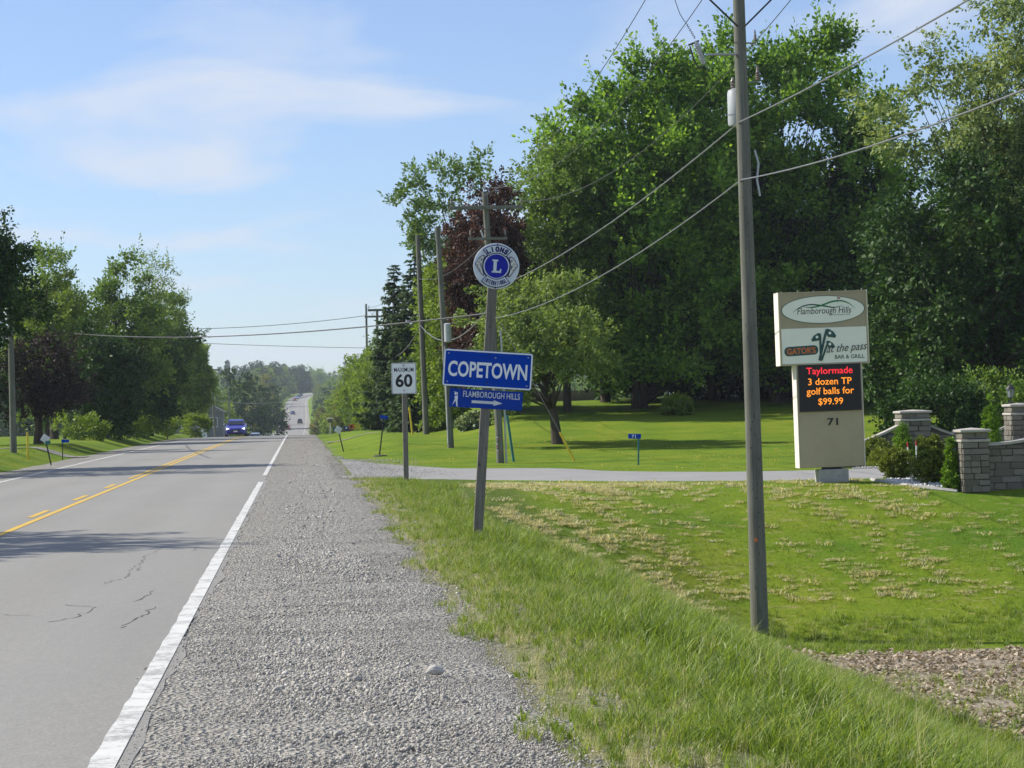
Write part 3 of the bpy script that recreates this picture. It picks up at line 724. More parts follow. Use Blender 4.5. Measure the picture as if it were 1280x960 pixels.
tag(scatter('dead_thatch', np.stack([hx, hy, gz(hx, hy) + .03], 1), np.stack([0*hx, 0*hx, rng.normal(.5, .5, len(hx))], 1),
        np.stack([rng.uniform(.5, 1.7, len(hx)), rng.uniform(.5, 1.0, len(hx)), rng.uniform(.6, 1.2, len(hx))], 1) * np.where(big_, 1.7, 1)[:, None], th), 'tan tufts of dead grass lying in rows on the lawn')
# dead leaves in the ditch
def dead_leaf(seed):
    r_ = np.random.default_rng(seed); n = 14
    c = r_.normal(0, .11, (n, 3)) * np.array([1, 1, .14]); V = []; Fq = []
    for k in range(n):
        a = r_.uniform(0, 6.28); ax = np.array([math.cos(a), math.sin(a), r_.normal(0, .35)]); s_ = np.cross(ax, [0, 0, 1]) + np.array([0, 0, r_.normal(0, .3)])
        l = r_.uniform(.05, .10); i = len(V)
        V += [c[k], c[k] + ax * l * .5 + s_ * l * .4 + [0, 0, .02], c[k] + ax * l, c[k] + ax * l * .5 - s_ * l * .4]; Fq.append((i, i+1, i+2, i+3))
    me = fast_mesh('dead_leaves', np.array(V), np.array(Fq), r_.uniform(0, 1, n)); me.materials.append(M['dead_leaf']); return me
n = 3000
dx, dy = rng.uniform(7, 17, n), rng.uniform(24, 40.4, n)
k = rng.random(n) < smooth((dx - 7.4 - .5 * np.sin(dy * 1.7)) / .9) * smooth((39.8 - dy) / .8) * smooth((dy - 33.2 + 7.5 * smooth((dx - 8.2) / 1.6) - 1.5 * np.sin(dx * 1.9)) / 2.2)
dx, dy = dx[k], dy[k]
tag(scatter('leaf_litter', np.stack([dx, dy, gz(dx, dy) + .02], 1), np.stack([0*dx, 0*dx, rng.uniform(0, 6.28, len(dx))], 1), rng.uniform(.7, 1.3, len(dx)), [dead_leaf(120 + k) for k in range(4)]), 'pale dead leaves lying in the ditch')

# ------------------------------------------------------------------ trees
def unit(v): return v / (np.linalg.norm(v, axis=-1, keepdims=True) + 1e-9)
def leaf_quads(B, A, Wd, Nn, L, wr=.62):
    """folded leaf quads: base, axis, width direction, normal, length"""
    l = L[:, None]
    V = np.stack([B, B + A * l * .5 + Wd * l * wr * .5 + Nn * l * .10, B + A * l, B + A * l * .5 - Wd * l * wr * .5 + Nn * l * .10], 1).reshape(-1, 3)
    return V, np.arange(len(B) * 4).reshape(-1, 4)
def sub_lobes(lobes, n, rad, r_):
    lo = np.array(lobes, float); w = lo[:, 3] * lo[:, 4] * lo[:, 5]; w /= w.sum(); out = []
    for _ in range(n * 30):
        L = lo[r_.choice(len(lo), p=w)]; d = unit(r_.normal(0, 1, 3)) * (r_.random() ** (1 / 2.2)) * .92
        p = L[:3] + d * L[3:]
        if all((p[0] - q[0]) ** 2 + ((p[1] - q[1]) * .8) ** 2 + (p[2] - q[2]) ** 2 > (rad * 1.12) ** 2 for q in out):
            k = r_.uniform(.62, 1.0); out.append((p[0], p[1], p[2], rad * k, rad * k * 1.1, rad * k * .8))
        if len(out) >= n: break
    return out
def crown_arrays(lobes, n_puff, puff_r, shoots, leaves, leaf_len, shoot_len, up, r_, droop=0.0, inner=.45):
    lo = np.array(lobes, float)
    wgt = (lo[:, 3] * lo[:, 4] * lo[:, 5]) ** (2 / 3); wgt /= wgt.sum()
    li = r_.choice(len(lo), n_puff, p=wgt)
    d = unit(r_.normal(0, 1, (n_puff, 3)))
    fr = inner + (1 - inner) * r_.random(n_puff) ** .55
    C = lo[li, :3] + d * lo[li, 3:] * fr[:, None]
    ptint = r_.uniform(-.16, .16, n_puff) + r_.uniform(-.24, .24, len(lo))[li]
    ps = puff_r * r_.uniform(.65, 1.35, n_puff)
    # shoots
    pi = np.repeat(np.arange(n_puff), shoots)
    n = len(pi)
    q = unit(r_.normal(0, 1, (n, 3)))
    B = C[pi] + q * ps[pi][:, None] * (r_.random(n) ** .45)[:, None] * np.array([1, 1, .8])
    D = unit(unit(B - lo[li[pi], :3]) * .55 + q * .45 + np.array([0, 0, up - droop]) + r_.normal(0, .28, (n, 3)))
    SL = shoot_len * r_.uniform(.45, 1.2, n) * np.where(r_.random(n) < .1, 1.8, 1)
    # leaves
    t = np.tile((np.arange(leaves) + .5) / leaves, n); si = np.repeat(np.arange(n), leaves)
    m = len(si)
    side = unit(np.cross(D[si], r_.normal(0, 1, (m, 3))))
    LB = B[si] + D[si] * (SL[si] * t)[:, None] + side * (leaf_len * .25)
    A = unit(side * (1.0 - .55 * t[:, None]) + D[si] * (.35 + .7 * t[:, None]) + r_.normal(0, .25, (m, 3)) - np.array([0, 0, .15 + droop]))
    ow = unit(LB - lo[li[pi[si]], :3])
    Wd = unit(np.cross(A, unit(ow * .5 + np.array([-.15, 0, .55]) + r_.normal(0, .48, (m, 3)))))
    Nn = np.cross(Wd, A)
    L = leaf_len * r_.uniform(.6, 1.3, m) * (1.1 - .35 * t)
    V, Fq = leaf_quads(LB, A, Wd, Nn, L)
    T = np.clip(.45 + ptint[pi[si]] + r_.normal(0, .27, m) + .15 * (t - .5), 0, 1)
    return V, Fq, T, C
def limb_mesh(C, h_fork, r0, r_, lean=(0, 0), frac=.6, top=None, trunks=1):
    mb = MB()
    top_z = top if top else C[:, 2].max() * .8
    roots = []
    for k in range(trunks):
        o = Vector((0, 0, 0)) if k == 0 else Vector((r_.uniform(-.5, .5), r_.uniform(-.4, .4), 0)) * (r0 * 3)
        ln = Vector((lean[0] + (r_.uniform(-.12, .12) if k else 0), lean[1], 0))
        pts = [o + Vector((0, 0, -.25)), o + Vector((0, 0, .12)) + ln * .1]
        for q in np.linspace(.12, 1, 7)[1:]:
            pts.append(o + ln * (q * top_z) + Vector((r_.normal(0, .05), r_.normal(0, .05), q * top_z)) + Vector((r_.normal(0, .02), 0, 0)) * top_z * q)
        rad = [r0 * 1.6, r0 * 1.12] + [r0 * (1 - .86 * q) for q in np.linspace(.12, 1, 7)[1:]]
        mb.path(pts, rad, 9); roots.append(pts)
    for c in C:
        if r_.random() > frac or c[2] < h_fork * 2.2: continue
        pts = roots[r_.integers(0, len(roots))]
        z = np.clip(c[2] * r_.uniform(.35, .75), h_fork, top_z * .95)
        j = min(range(len(pts)), key=lambda i: abs(pts[i].z - z)); s = pts[j]
        e = Vector(c); mid = s.lerp(e, .5) + Vector((r_.normal(0, .15), r_.normal(0, .15), r_.uniform(-.1, .45)))
        rr = r0 * .30 * max(.25, 1 - s.z / (top_z * 1.1))
        mb.path([s, s.lerp(mid, .55), mid, mid.lerp(e, .6), e], [rr, rr * .8, rr * .55, rr * .35, rr * .15], 5, cap=False)
    return mb
def tree(name, label, cat, x, y, lobes, mat, seed, group=None, n_puff=110, puff_r=.9, shoots=11, leaves=22, leaf=.17, shoot=.75, up=.7, droop=0., r0=.22, lean=(0, 0), fork=1.5, frac=.6, trunks=1, inner=.45, bark='bark', z=None, top=None, deep=1.0, sc=(1, 1), sub=None):
    lobes = [(a * sc[0], b * deep, c * sc[1], d * sc[0], e * deep, f * sc[1]) for a, b, c, d, e, f in lobes]
    r_ = np.random.default_rng(seed)
    if sub: lobes = sub_lobes(lobes, sub[0], sub[1], r_)
    root = thing(name, label, cat, (x, y, gzf(x, y) if z is None else z), group=group)
    V, Fq, T, C = crown_arrays(lobes, n_puff, puff_r, shoots, leaves, leaf, shoot, up, r_, droop, inner)
    me = fast_mesh('crown', V, Fq, T); link('crown', me, mat, root)
    limb_mesh(C, fork, r0, r_, lean, frac, top, trunks).build('trunk', bark, root, True)
    return root
def spruce(name, label, x, y, h, rad, seed, mat='spruce_needle', group=None, z=None, dens=1.0, cat='tree'):
    r_ = np.random.default_rng(seed)
    root = thing(name, label, cat, (x, y, gzf(x, y) if z is None else z), group=group)
    VV, TT = [], []
    tr = MB().path([(0, 0, -.2), (0, 0, h * .5), (0, 0, h * .97)], [h * .016, h * .01, .02], 7)
    lev = int(h * 4.4)
    for k in range(lev):
        q = (k + .5) / lev; zz = h * (.07 + .91 * q); R_ = rad * (1 - q) ** .8 * r_.uniform(.75, 1.15) + .12
        nb = max(4, int(9 * (1 - q) + 4))
        for b in range(nb):
            a = r_.uniform(0, 6.28); L = R_ * r_.uniform(.6, 1.12); d = np.array([math.cos(a), math.sin(a), 0])
            m = max(8, int(L * 46 * dens)); t = r_.random(m) ** .7
            sag = -.28 * L * t ** 1.2 + .25 * L * t ** 3
            c = np.array([0, 0, zz]) + d * (L * t)[:, None] + np.stack([0*t, 0*t, sag], 1)
            s_ = np.cross(d, [0, 0, 1]); sd = np.where(r_.random(m) < .5, -1, 1)[:, None]
            A = unit(d * .7 + s_ * sd * r_.uniform(.2, 1, (m, 1)) + np.array([0, 0, -.35]) + r_.normal(0, .25, (m, 3)))
            Wd = unit(np.cross(A, unit(np.array([0, 0, 1]) + r_.normal(0, .4, (m, 3)))))
            V, _ = leaf_quads(c, A, Wd, np.cross(Wd, A), (.46 - .14 * q) * r_.uniform(.6, 1.2, m), .36)
            VV.append(V); TT.append(np.clip(.3 + .5 * t + r_.normal(0, .15, m), 0, 1))
            tr.path([(0, 0, zz), (d[0] * L * .8, d[1] * L * .8, zz - .2 * L)], [.03, .008], 4, cap=False)
    V = np.concatenate(VV); T = np.concatenate(TT)
    link('crown', fast_mesh('crown', V, np.arange(len(V)).reshape(-1, 4), T), mat, root)
    tr.build('trunk', 'bark', root, True)
    return root

# right of the road
tree('maple_tree', 'tall green maple with upswept branches, behind the utility pole with the transformer', 'tree', 25.1, 121,
     [(-2.3, 0, 15.4, 1.8, 2.6, 2.4), (.2, 0, 14.6, 2.4, 2.6, 2.8), (2.2, 0, 15.2, 2.2, 2.6, 3.0), (-1.2, 0, 11.2, 4.4, 3.6, 3.2), (1.6, 0, 9.5, 4.0, 3.6, 3.6), (-.5, -.5, 5.6, 4.6, 3.8, 3.0), (2.6, .3, 4.5, 2.8, 3.2, 2.4), (-2.8, -.4, 3.4, 2.6, 2.8, 1.7), (0, -1.2, 2.2, 4.2, 2.4, 1.2), (3.4, 0, 12.0, 2.2, 2.6, 2.6), (-3.6, 0, 12.4, 1.9, 2.6, 2.4), (3.2, -.3, 7.0, 2.6, 3, 2.6)], 'maple_leaf', 11,
     n_puff=560, puff_r=.5, shoots=11, leaves=14, leaf=.31, shoot=1.25, up=1.0, r0=.38, frac=.45, inner=.45, deep=1.5, sc=(1.17, 1.08), sub=(80, 1.5))
tree('maple_tree', 'broad green maple leaning over the lawn, its branches reaching left toward the road', 'tree', 17.4, 118,
     [(-3.1, 0, 12.4, 1.7, 2.0, 1.2), (-1.3, 0, 13.6, 1.9, 2.3, 1.7), (.7, 0, 14.3, 1.9, 2.4, 2.0), (2.6, 0, 14.2, 1.5, 2.2, 1.8), (-1.0, 0, 11.4, 2.5, 2.6, 1.7), (.8, 0, 10.6, 3.2, 3.2, 2.8), (-.2, 0, 8.4, 2.7, 3.0, 2.4), (.9, -.3, 5.6, 3.4, 3.2, 2.6), (.2, -1.0, 2.5, 3.0, 2.4, 1.4), (3.3, -.2, 4.2, 2.4, 2.6, 2.2), (2.6, 0, 7.4, 2.4, 2.6, 2.4), (2.2, 0, 11.8, 2.2, 2.4, 2.4)], 'maple_leaf', 12,
     n_puff=470, puff_r=.5, shoots=11, leaves=14, leaf=.31, shoot=1.25, up=.9, r0=.28, frac=.5, trunks=2, lean=(-.05, 0), inner=.45, deep=1.5, sc=(1.14, 1.08), sub=(70, 1.45))
tree('pale_tree', 'tall airy tree with pale yellow green leaves at the right edge above the stone gate', 'tree', 28.0, 93,
     [(-2.6, 0, 13.6, 2.0, 2.2, 2.0), (-.4, 0, 14.6, 2.1, 2.2, 2.0), (1.9, 0, 16.2, 2.1, 2.2, 2.4), (3.6, 0, 15, 2.2, 2.2, 2.8), (-.6, 0, 11.3, 3.2, 2.6, 2.0), (2.6, 0, 11.4, 2.6, 2.4, 2.4), (0.8, 0, 8.8, 3.2, 2.6, 1.6)], 'pale_leaf', 13,
     n_puff=300, puff_r=.5, shoots=9, leaves=16, leaf=.2, shoot=.8, up=.15, droop=.15, r0=.26, frac=.4, sub=(46, 1.3))
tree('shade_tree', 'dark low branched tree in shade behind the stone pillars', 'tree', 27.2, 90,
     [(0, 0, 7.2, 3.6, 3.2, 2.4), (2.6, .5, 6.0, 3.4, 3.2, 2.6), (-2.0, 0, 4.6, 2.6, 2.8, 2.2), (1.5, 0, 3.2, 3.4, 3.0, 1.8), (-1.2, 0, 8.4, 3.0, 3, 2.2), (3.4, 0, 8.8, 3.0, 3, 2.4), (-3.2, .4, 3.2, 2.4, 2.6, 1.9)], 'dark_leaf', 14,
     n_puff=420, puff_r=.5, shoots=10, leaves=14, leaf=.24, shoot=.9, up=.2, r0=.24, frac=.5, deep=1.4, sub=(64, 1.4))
tree('copper_beech', 'tall narrow tree with dark purple brown leaves behind the emblem sign', 'tree', 8.95, 113,
     [(0.5, 0, 10.5, 1.0, 1.3, 1.2), (.1, 0, 8.9, 1.4, 1.6, 1.7), (-.1, 0, 7.2, 1.5, 1.7, 2.1), (-.1, 0, 4.2, 1.45, 1.7, 2.2), (.5, 0, 7.7, 1.2, 1.5, 2.4)], 'beech_leaf', 15,
     n_puff=230, puff_r=.65, shoots=12, leaves=20, leaf=.18, shoot=.5, up=.3, r0=.2, frac=.3, deep=1.8)
tree('poplar_tree', 'thin light green tree with open crown behind the copper coloured tree', 'tree', 9.6, 150,
     [(-.6, 0, 14.6, 1.9, 2.0, 1.8), (1.4, 0, 15.9, 1.6, 2.0, 1.7), (-2.0, 0, 13.4, 1.2, 1.6, 1.4), (-.4, 0, 12, 1.9, 2, 1.8), (-1.4, 0, 10.4, 1.5, 1.6, 1.6), (0, 0, 8, 1.7, 1.8, 2.4)], 'young_leaf', 16,
     n_puff=70, puff_r=.6, shoots=8, leaves=14, leaf=.27, shoot=.7, up=.35, r0=.16, frac=.8)
tree('poplar_tree', 'light green leafy tree filling the gap between spruces and copper coloured tree', 'tree', 7.55, 120,
     [(-.2, 0, 6.6, 1.0, 1.4, 1.6), (0, 0, 4.4, 1.15, 1.6, 2.0), (-.1, 0, 2.2, 1.2, 1.6, 1.6)], 'fresh_leaf', 17,
     n_puff=170, puff_r=.6, shoots=10, leaves=16, leaf=.22, shoot=.6, up=.4, r0=.12, frac=.5, deep=2.2)
tree('apple_tree', 'low light green tree with two leaning trunks behind the blue name sign', 'tree', 10.3, 94,
     [(-1.7, 0, 5.0, 1.5, 1.6, 1.2), (0.1, 0, 5.2, 1.4, 1.6, 1.2), (-.6, 0, 3.9, 2.0, 1.8, 1.0), (-2.0, 0, 3.5, 1.2, 1.4, .9), (.9, 0, 3.7, 1.2, 1.4, 1.0), (-2.0, 0, 2.9, 1.0, 1.2, .9), (-1.4, 0, 5.6, 1.2, 1.3, .9)], 'apple_leaf', 18,
     n_puff=230, puff_r=.45, shoots=11, leaves=14, sub=(40, .95), leaf=.18, shoot=.5, up=.35, r0=.20, frac=.5, fork=1.0, trunks=2, lean=(-.16, 0), deep=2.8)
tree('walnut_tree', 'mid green tree crown rising between the copper coloured tree and the broad maple', 'tree', 13.4, 117,
     [(-.6, 0, 11.6, 1.8, 2, 2.0), (.8, 0, 10.0, 2.2, 2.2, 2.2), (-.6, 0, 7.8, 2.2, 2.2, 2.2), (.4, 0, 5, 2.4, 2.2, 2.4)], 'mid_leaf', 19,
     n_puff=230, puff_r=.75, shoots=10, leaves=18, leaf=.2, shoot=.7, up=.35, r0=.2, frac=.5, deep=1.8)
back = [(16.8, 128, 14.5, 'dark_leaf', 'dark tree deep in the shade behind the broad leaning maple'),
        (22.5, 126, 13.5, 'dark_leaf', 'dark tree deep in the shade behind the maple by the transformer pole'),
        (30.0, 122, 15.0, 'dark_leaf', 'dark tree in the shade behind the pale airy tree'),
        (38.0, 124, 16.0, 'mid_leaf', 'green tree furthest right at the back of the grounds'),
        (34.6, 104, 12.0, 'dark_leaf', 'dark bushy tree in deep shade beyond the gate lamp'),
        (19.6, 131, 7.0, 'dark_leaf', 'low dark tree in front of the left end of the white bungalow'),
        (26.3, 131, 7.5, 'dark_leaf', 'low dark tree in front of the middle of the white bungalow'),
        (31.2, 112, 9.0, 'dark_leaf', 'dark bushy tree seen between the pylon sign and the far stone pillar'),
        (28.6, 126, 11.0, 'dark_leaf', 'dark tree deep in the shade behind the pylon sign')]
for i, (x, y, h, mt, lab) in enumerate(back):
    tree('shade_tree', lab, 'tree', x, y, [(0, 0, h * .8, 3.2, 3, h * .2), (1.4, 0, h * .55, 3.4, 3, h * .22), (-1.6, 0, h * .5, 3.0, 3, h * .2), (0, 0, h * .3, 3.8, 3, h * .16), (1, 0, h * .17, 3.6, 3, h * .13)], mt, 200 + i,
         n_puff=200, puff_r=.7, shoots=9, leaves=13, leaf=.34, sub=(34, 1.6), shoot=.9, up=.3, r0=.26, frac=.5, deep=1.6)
tree('shade_tree', 'extra dark tree added behind the copper coloured tree to shade the lawn', 'tree', 9.6, 122, [(0, 0, 7.5, 1.7, 2.2, 2.2), (.2, 0, 4.2, 1.9, 2.4, 2.4), (0, 0, 2.2, 1.7, 2.2, 1.4)], 'dark_leaf', 251, n_puff=130, puff_r=.8, shoots=10, leaves=14, leaf=.26, shoot=.7, up=.3, r0=.16, frac=.3, deep=1.7)  # mostly hidden tree, added so its shadow darkens the lawn under the maples
spruce('spruce_tree', 'pointed dark spruce standing left of its twin behind the roadside poles', 5.75, 141, 10.4, 2.1, 31, group=None)
spruce('spruce_tree', 'pointed dark spruce standing right of its twin, nearest the tall bare pole', 6.85, 138, 10.8, 2.3, 32, group=None)
spruce('spruce_tree', 'short dark spruce low between the speed sign and the tall bare pole', 6.2, 126, 4.6, 1.5, 33)
# brush along the right side beyond the crest
hedge = [(5.6, 182, 6.4, 1.6, 'fresh_leaf'), (7.6, 192, 8.8, 2.2, 'mid_leaf'), (6.0, 208, 7.4, 2.0, 'fresh_leaf'), (8.2, 226, 9.6, 2.6, 'mid_leaf'), (6.2, 240, 8.2, 2.2, 'fresh_leaf'), (7.4, 275, 9.0, 2.8, 'fresh_leaf'),
         (6.2, 305, 6.6, 2.3, 'yellow_leaf'), (8.0, 345, 10, 3.2, 'fresh_leaf'), (6.0, 390, 8.2, 2.8, 'fresh_leaf'), (8.0, 450, 10.5, 3.6, 'mid_leaf'), (5.6, 520, 9.0, 3.3, 'yellow_leaf'), (7.2, 610, 10.0, 4.0, 'fresh_leaf')]
HL = ['bright leafy tree nearest the thin poles in the right hand row', 'taller green tree behind the bright leafy one near the thin poles', 'bright tree at the front left of the right hand row, behind the feeder',
      'green tree in the right hand row, behind the plain furthest pole', 'bright green tree in the right hand row, above the teal board', 'bright green tree in the middle of the right hand row',
      'yellow green tree in the right hand row, left of the middle', 'tall bright green tree in the right hand row where the slack cable crosses', 'bright green tree overhanging the far signal on the right',
      'broad green tree behind the far signal on the right', 'yellow green tree beside the far road, low in the dip', 'last bright green tree of the right hand row, by the guard rail']
for i, (x, y, h, w_, mt) in enumerate(hedge):
    tree('roadside_tree', HL[i], 'tree', x, y,
         [(0, 0, h * .72, w_ * .75, w_, h * .26), (w_ * .35, 0, h * .48, w_ * .85, w_, h * .26), (-w_ * .3, 0, h * .4, w_ * .85, w_, h * .24), (0, 0, h * .18, w_, w_, h * .18)], mt, 300 + i, group='roadside trees beyond the crest',
         n_puff=70, puff_r=w_ * .24, shoots=9, leaves=11, leaf=.0011 * y + .03, shoot=w_ * .24, up=.4, r0=.1 + h * .008, frac=.4)

# left of the road
tree('dark_evergreen', 'dark evergreen with heavy low limbs at the left edge of the picture', 'tree', -12.2, 82,
     [(-.3, 0, 6.4, 2.6, 2.4, 1.5), (1.7, 0, 5.2, 1.6, 2.0, 1.0), (.8, 0, 7.4, 1.5, 1.6, 1.1), (-2.2, 0, 8.0, 2.2, 2.2, 2.2), (-1.2, 0, 5.4, 2.4, 2.2, 1.3)], 'dark_leaf', 41,
     n_puff=230, puff_r=.75, shoots=11, leaves=20, leaf=.17, shoot=.7, up=.05, droop=.1, r0=.28, frac=.4, fork=4)
tree('dark_evergreen', 'dark evergreen just outside the left edge, shading the road', 'tree', -17.6, 77,
     [(0, 0, 10, 2.6, 2.4, 2.5), (0, 0, 6, 3.0, 2.6, 2.6)], 'dark_leaf', 42, n_puff=80, puff_r=.9, shoots=9, leaves=16, leaf=.22, shoot=.8, up=.1, r0=.26, frac=.3)
tree('roadside_maple', 'roadside maple left of the camera, casting its shadow across the near lanes', 'tree', -15.2, 37.0,
     [(0, 0, 7.9, 2.3, 3.1, 2.3), (-.6, 0, 5.2, 2.6, 3.2, 2.4)], 'mid_leaf', 43, n_puff=150, puff_r=.8, shoots=9, leaves=16, leaf=.24, shoot=.9, up=.6, r0=.22, frac=.4)
tree('plum_tree', 'low dark purple leaved tree behind the left hand utility pole', 'tree', -13.7, 122,
     [(.3, 0, 3.9, 2.0, 1.8, 1.5), (-1.6, 0, 4.0, 1.8, 1.8, 1.7), (1.3, 0, 2.8, 1.3, 1.6, 1.2), (-.6, 0, 2.3, 2.2, 1.8, 1.1)], 'plum_leaf', 44, n_puff=110, puff_r=.6, shoots=11, leaves=16, leaf=.16, shoot=.5, up=.2, r0=.14, frac=.5, trunks=3, fork=.9)
tree('shade_tree', 'dark tree in shade behind the left hand utility pole, left of the purple leaved tree', 'tree', -17.6, 118,
     [(0, 0, 6.4, 2.4, 2.2, 2.4), (.4, 0, 3.4, 2.6, 2.2, 2.0), (1.0, 0, 8.6, 1.8, 1.8, 1.8)], 'dark_leaf', 45, n_puff=90, puff_r=.8, shoots=10, leaves=16, leaf=.2, shoot=.7, up=.3, r0=.2, frac=.5)
LT = [(-16.0, 152, 12.2, 3.0, 'fresh_leaf', 'bright green tree with rounded crown behind the purple leaved tree'),
      (-12.9, 168, 13.2, 3.0, 'mid_leaf', 'tallest tree on the left of the road, mid green with an open top'),
      (-12.2, 146, 6.8, 2.2, 'dark_leaf', 'low dark green tree right of the purple leaved tree'),
      (-12.1, 205, 12.4, 2.6, 'mid_leaf', 'green tree right of the tallest one, its branches thin at the top'),
      (-11.7, 180, 7.6, 2.0, 'dark_leaf', 'dark green tree low at the verge above the white mailbox board'),
      (-12.2, 246, 9.6, 2.5, 'fresh_leaf', 'green tree nearest the crest at the right end of the left hand row'),
      (-18.5, 172, 11.0, 3.2, 'mid_leaf', 'green tree at the back of the left hand row')]
for i, (x, y, h, w_, mt, lab) in enumerate(LT):
    tree('roadside_tree', lab, 'tree', x, y, [(0, 0, h * .82, w_ * .65, w_ * .7, h * .17), (w_ * .3, 0, h * .6, w_ * .8, w_, h * .2), (-w_ * .35, 0, h * .55, w_ * .8, w_, h * .2), (0, 0, h * .33, w_ * .95, w_, h * .2)], mt, 400 + i,
         n_puff=210, puff_r=.5, shoots=10, leaves=14, leaf=.0013 * y + .04, sub=(30, w_ * .42), shoot=.8, up=.55, r0=.12 + h * .012, frac=.55, fork=1.6)
tree('bare_topped_tree', 'thin tree with sparse twigs showing above the left hand row', 'tree', -11.8, 190, [(0, 0, 12.6, 1.9, 1.6, 1.9), (.9, 0, 10.2, 1.8, 1.6, 1.8)], 'pale_leaf', 420, n_puff=60, puff_r=.55, shoots=6, leaves=8, leaf=.2, shoot=.7, up=.8, r0=.16, frac=.95)
VL = ['low bright shrub at the foot of the purple leaved tree', 'low green shrub between the purple leaved tree and the dark trunks', 'low bright shrub at the foot of the tallest left hand tree',
      'low green shrub in the verge tangle left of the mailbox', 'low bright shrub in the verge directly behind the mailbox', 'low green shrub in the verge right of the mailbox']
for i, (x, y, h) in enumerate([(-13.2, 138, 1.5), (-12.4, 150, 1.3), (-11.9, 160, 1.6), (-11.7, 171, 1.4), (-11.6, 183, 1.7), (-11.5, 192, 1.5)]):
    tree('verge_shrub', VL[i], 'shrub', x, y, [(0, 0, h * .5, 1.3, 1.1, h * .5), (.6, 0, h * .4, 1.0, 1, h * .4)], ('fresh_leaf', 'mid_leaf')[i % 2], 430 + i, group='verge shrubs on the left',
         n_puff=26, puff_r=.32, shoots=9, leaves=9, leaf=.2, shoot=.35, up=.5, r0=.03, frac=.2, fork=.2)
# yellow flowered weeds by the crest
tree('verge_shrub', 'bright yellow green bush beside the road just left of the blue car', 'shrub', -8.9, 196, [(0, 0, .9, 1.1, 1.0, .8)], 'fresh_leaf', 440, n_puff=34, puff_r=.3, shoots=9, leaves=9, leaf=.2, shoot=.35, up=.7, r0=.03, frac=.2, fork=.2)

# far woods: single trees, then one mass at the back
def far_tree(mat, seed, h=16, w_=5.5, cone=False):
    r_ = np.random.default_rng(seed)
    lobes = [(0, 0, h * .8, w_ * .55, w_ * .55, h * .19), (w_ * .3, 0, h * .55, w_ * .8, w_ * .8, h * .24), (-w_ * .3, w_ * .2, h * .5, w_ * .8, w_ * .8, h * .24), (0, 0, h * .28, w_, w_, h * .22)]
    if cone: lobes = [(0, 0, h * q, w_ * .75 * (1.05 - q), w_ * .75 * (1.05 - q), h * .12) for q in (.2, .4, .6, .78, .92)]
    V, Fq, T, C = crown_arrays(lobes, 62, w_ * .2, 8, 7, w_ * .16, w_ * .22, .3, r_)
    c = fast_mesh('crown', V, Fq, T); c.materials.append(M[mat])
    t = MB().path([(0, 0, -.6), (0, 0, h * .4), (0, 0, h * .8)], [h * .025, h * .018, .05], 6).build('trunk', 'bark')
    tm = t.data; bpy.data.objects.remove(t)
    return c, tm
FT = [far_tree('mid_leaf', 501), far_tree('dark_leaf', 502, 17, 5), far_tree('fresh_leaf', 503, 15, 5.5), far_tree('dark_leaf', 504, 18, 3.4, True), far_tree('yellow_leaf', 505, 15, 5.2)]
def place_far(kind, x, y, s, label, group=None):
    root = thing('distant_tree', label, 'tree', (x, y, gzf(x, y) - .3), (0, 0, rng.uniform(0, 6.28)), group)
    root.scale = (s * rng.uniform(.9, 1.15), s * rng.uniform(.9, 1.15), s)
    o = bpy.data.objects.new('crown', FT[kind][0]); COL.objects.link(o); o.parent = root
    o = bpy.data.objects.new('trunk', FT[kind][1]); COL.objects.link(o); o.parent = root
for x, y, k, s, lab in [(-12.5, 470, 1, 1.02, 'dark round tree in the dip, left of the distant traffic signal'), (-17.5, 480, 0, .98, 'tall green tree in the dip behind the grey house'), (-9.6, 520, 1, .98, 'dark tree in the dip overhanging the far road'),
                        (-22, 520, 2, 1.0, 'pale green tree in the dip behind the left hand row'), (-14, 440, 2, .58, 'small light green tree in the dip beside the traffic signal'), (-27, 500, 0, 1.05, 'green tree furthest left in the dip'),
                        (-12.5, 745, 4, 1.12, 'yellow green tree on the far slope, tallest pale crown in the distance'), (-9.5, 640, 1, .95, 'dark tree beside the far road at the foot of the hill')]:
    place_far(k, x, y, s, lab)
lab = 'distant tree in the wood on the far hillside'
for i in range(46):
    y = 700 + 22 * i * rng.uniform(.9, 1.1); c = float(road_x(y))
    place_far(int(rng.choice([0, 1, 2, 0, 1])), c - rng.uniform(13, 24) - (6 if y < 760 else 0), y, rng.uniform(.75, 1.05), lab, 'trees of the distant wood')
    if i % 2: place_far(int(rng.choice([0, 1, 0, 2])), c + rng.uniform(11, 19), y, rng.uniform(.55, .8), lab, 'trees of the distant wood')
for i in range(34):
    y = 640 + 20 * i * rng.uniform(.95, 1.05); c = float(road_x(y))
    place_far(int(rng.choice([2, 0, 1, 4, 2])), c + rng.uniform(8.2, 10.5), y, rng.uniform(.30, .48), 'bush beside the far right shoulder of the distant road', 'bushes along the distant road')
    if y > 760: place_far(int(rng.choice([2, 0, 1])), c - rng.uniform(8.5, 12), y, rng.uniform(.28, .45), 'bush beside the far left shoulder of the distant road', 'bushes along the distant road')
for i in range(110):
    y = rng.uniform(1180, 1750)
    x = rng.uniform(-135, 75)
    c = float(road_x(y))
    if abs(x - c) < 13 and y < 1500: x += 30 * (1 if x > c else -1)
    place_far(int(rng.choice([0, 1, 2, 3, 1, 3])), x, y, rng.uniform(.8, 1.2), lab, 'trees of the distant wood')
n = 420
fx, fy = rng.uniform(-420, 420, n), rng.uniform(1500, 2300, n)
tag(scatter('distant_wood', np.stack([fx, fy, gz(fx, fy) - .5], 1), np.stack([0*fx, 0*fx, rng.uniform(0, 6.28, n)], 1), rng.uniform(.85, 1.25, n), [FT[0][0], FT[1][0], FT[3][0], FT[2][0]]), 'hazy wood along the horizon')
n = 260
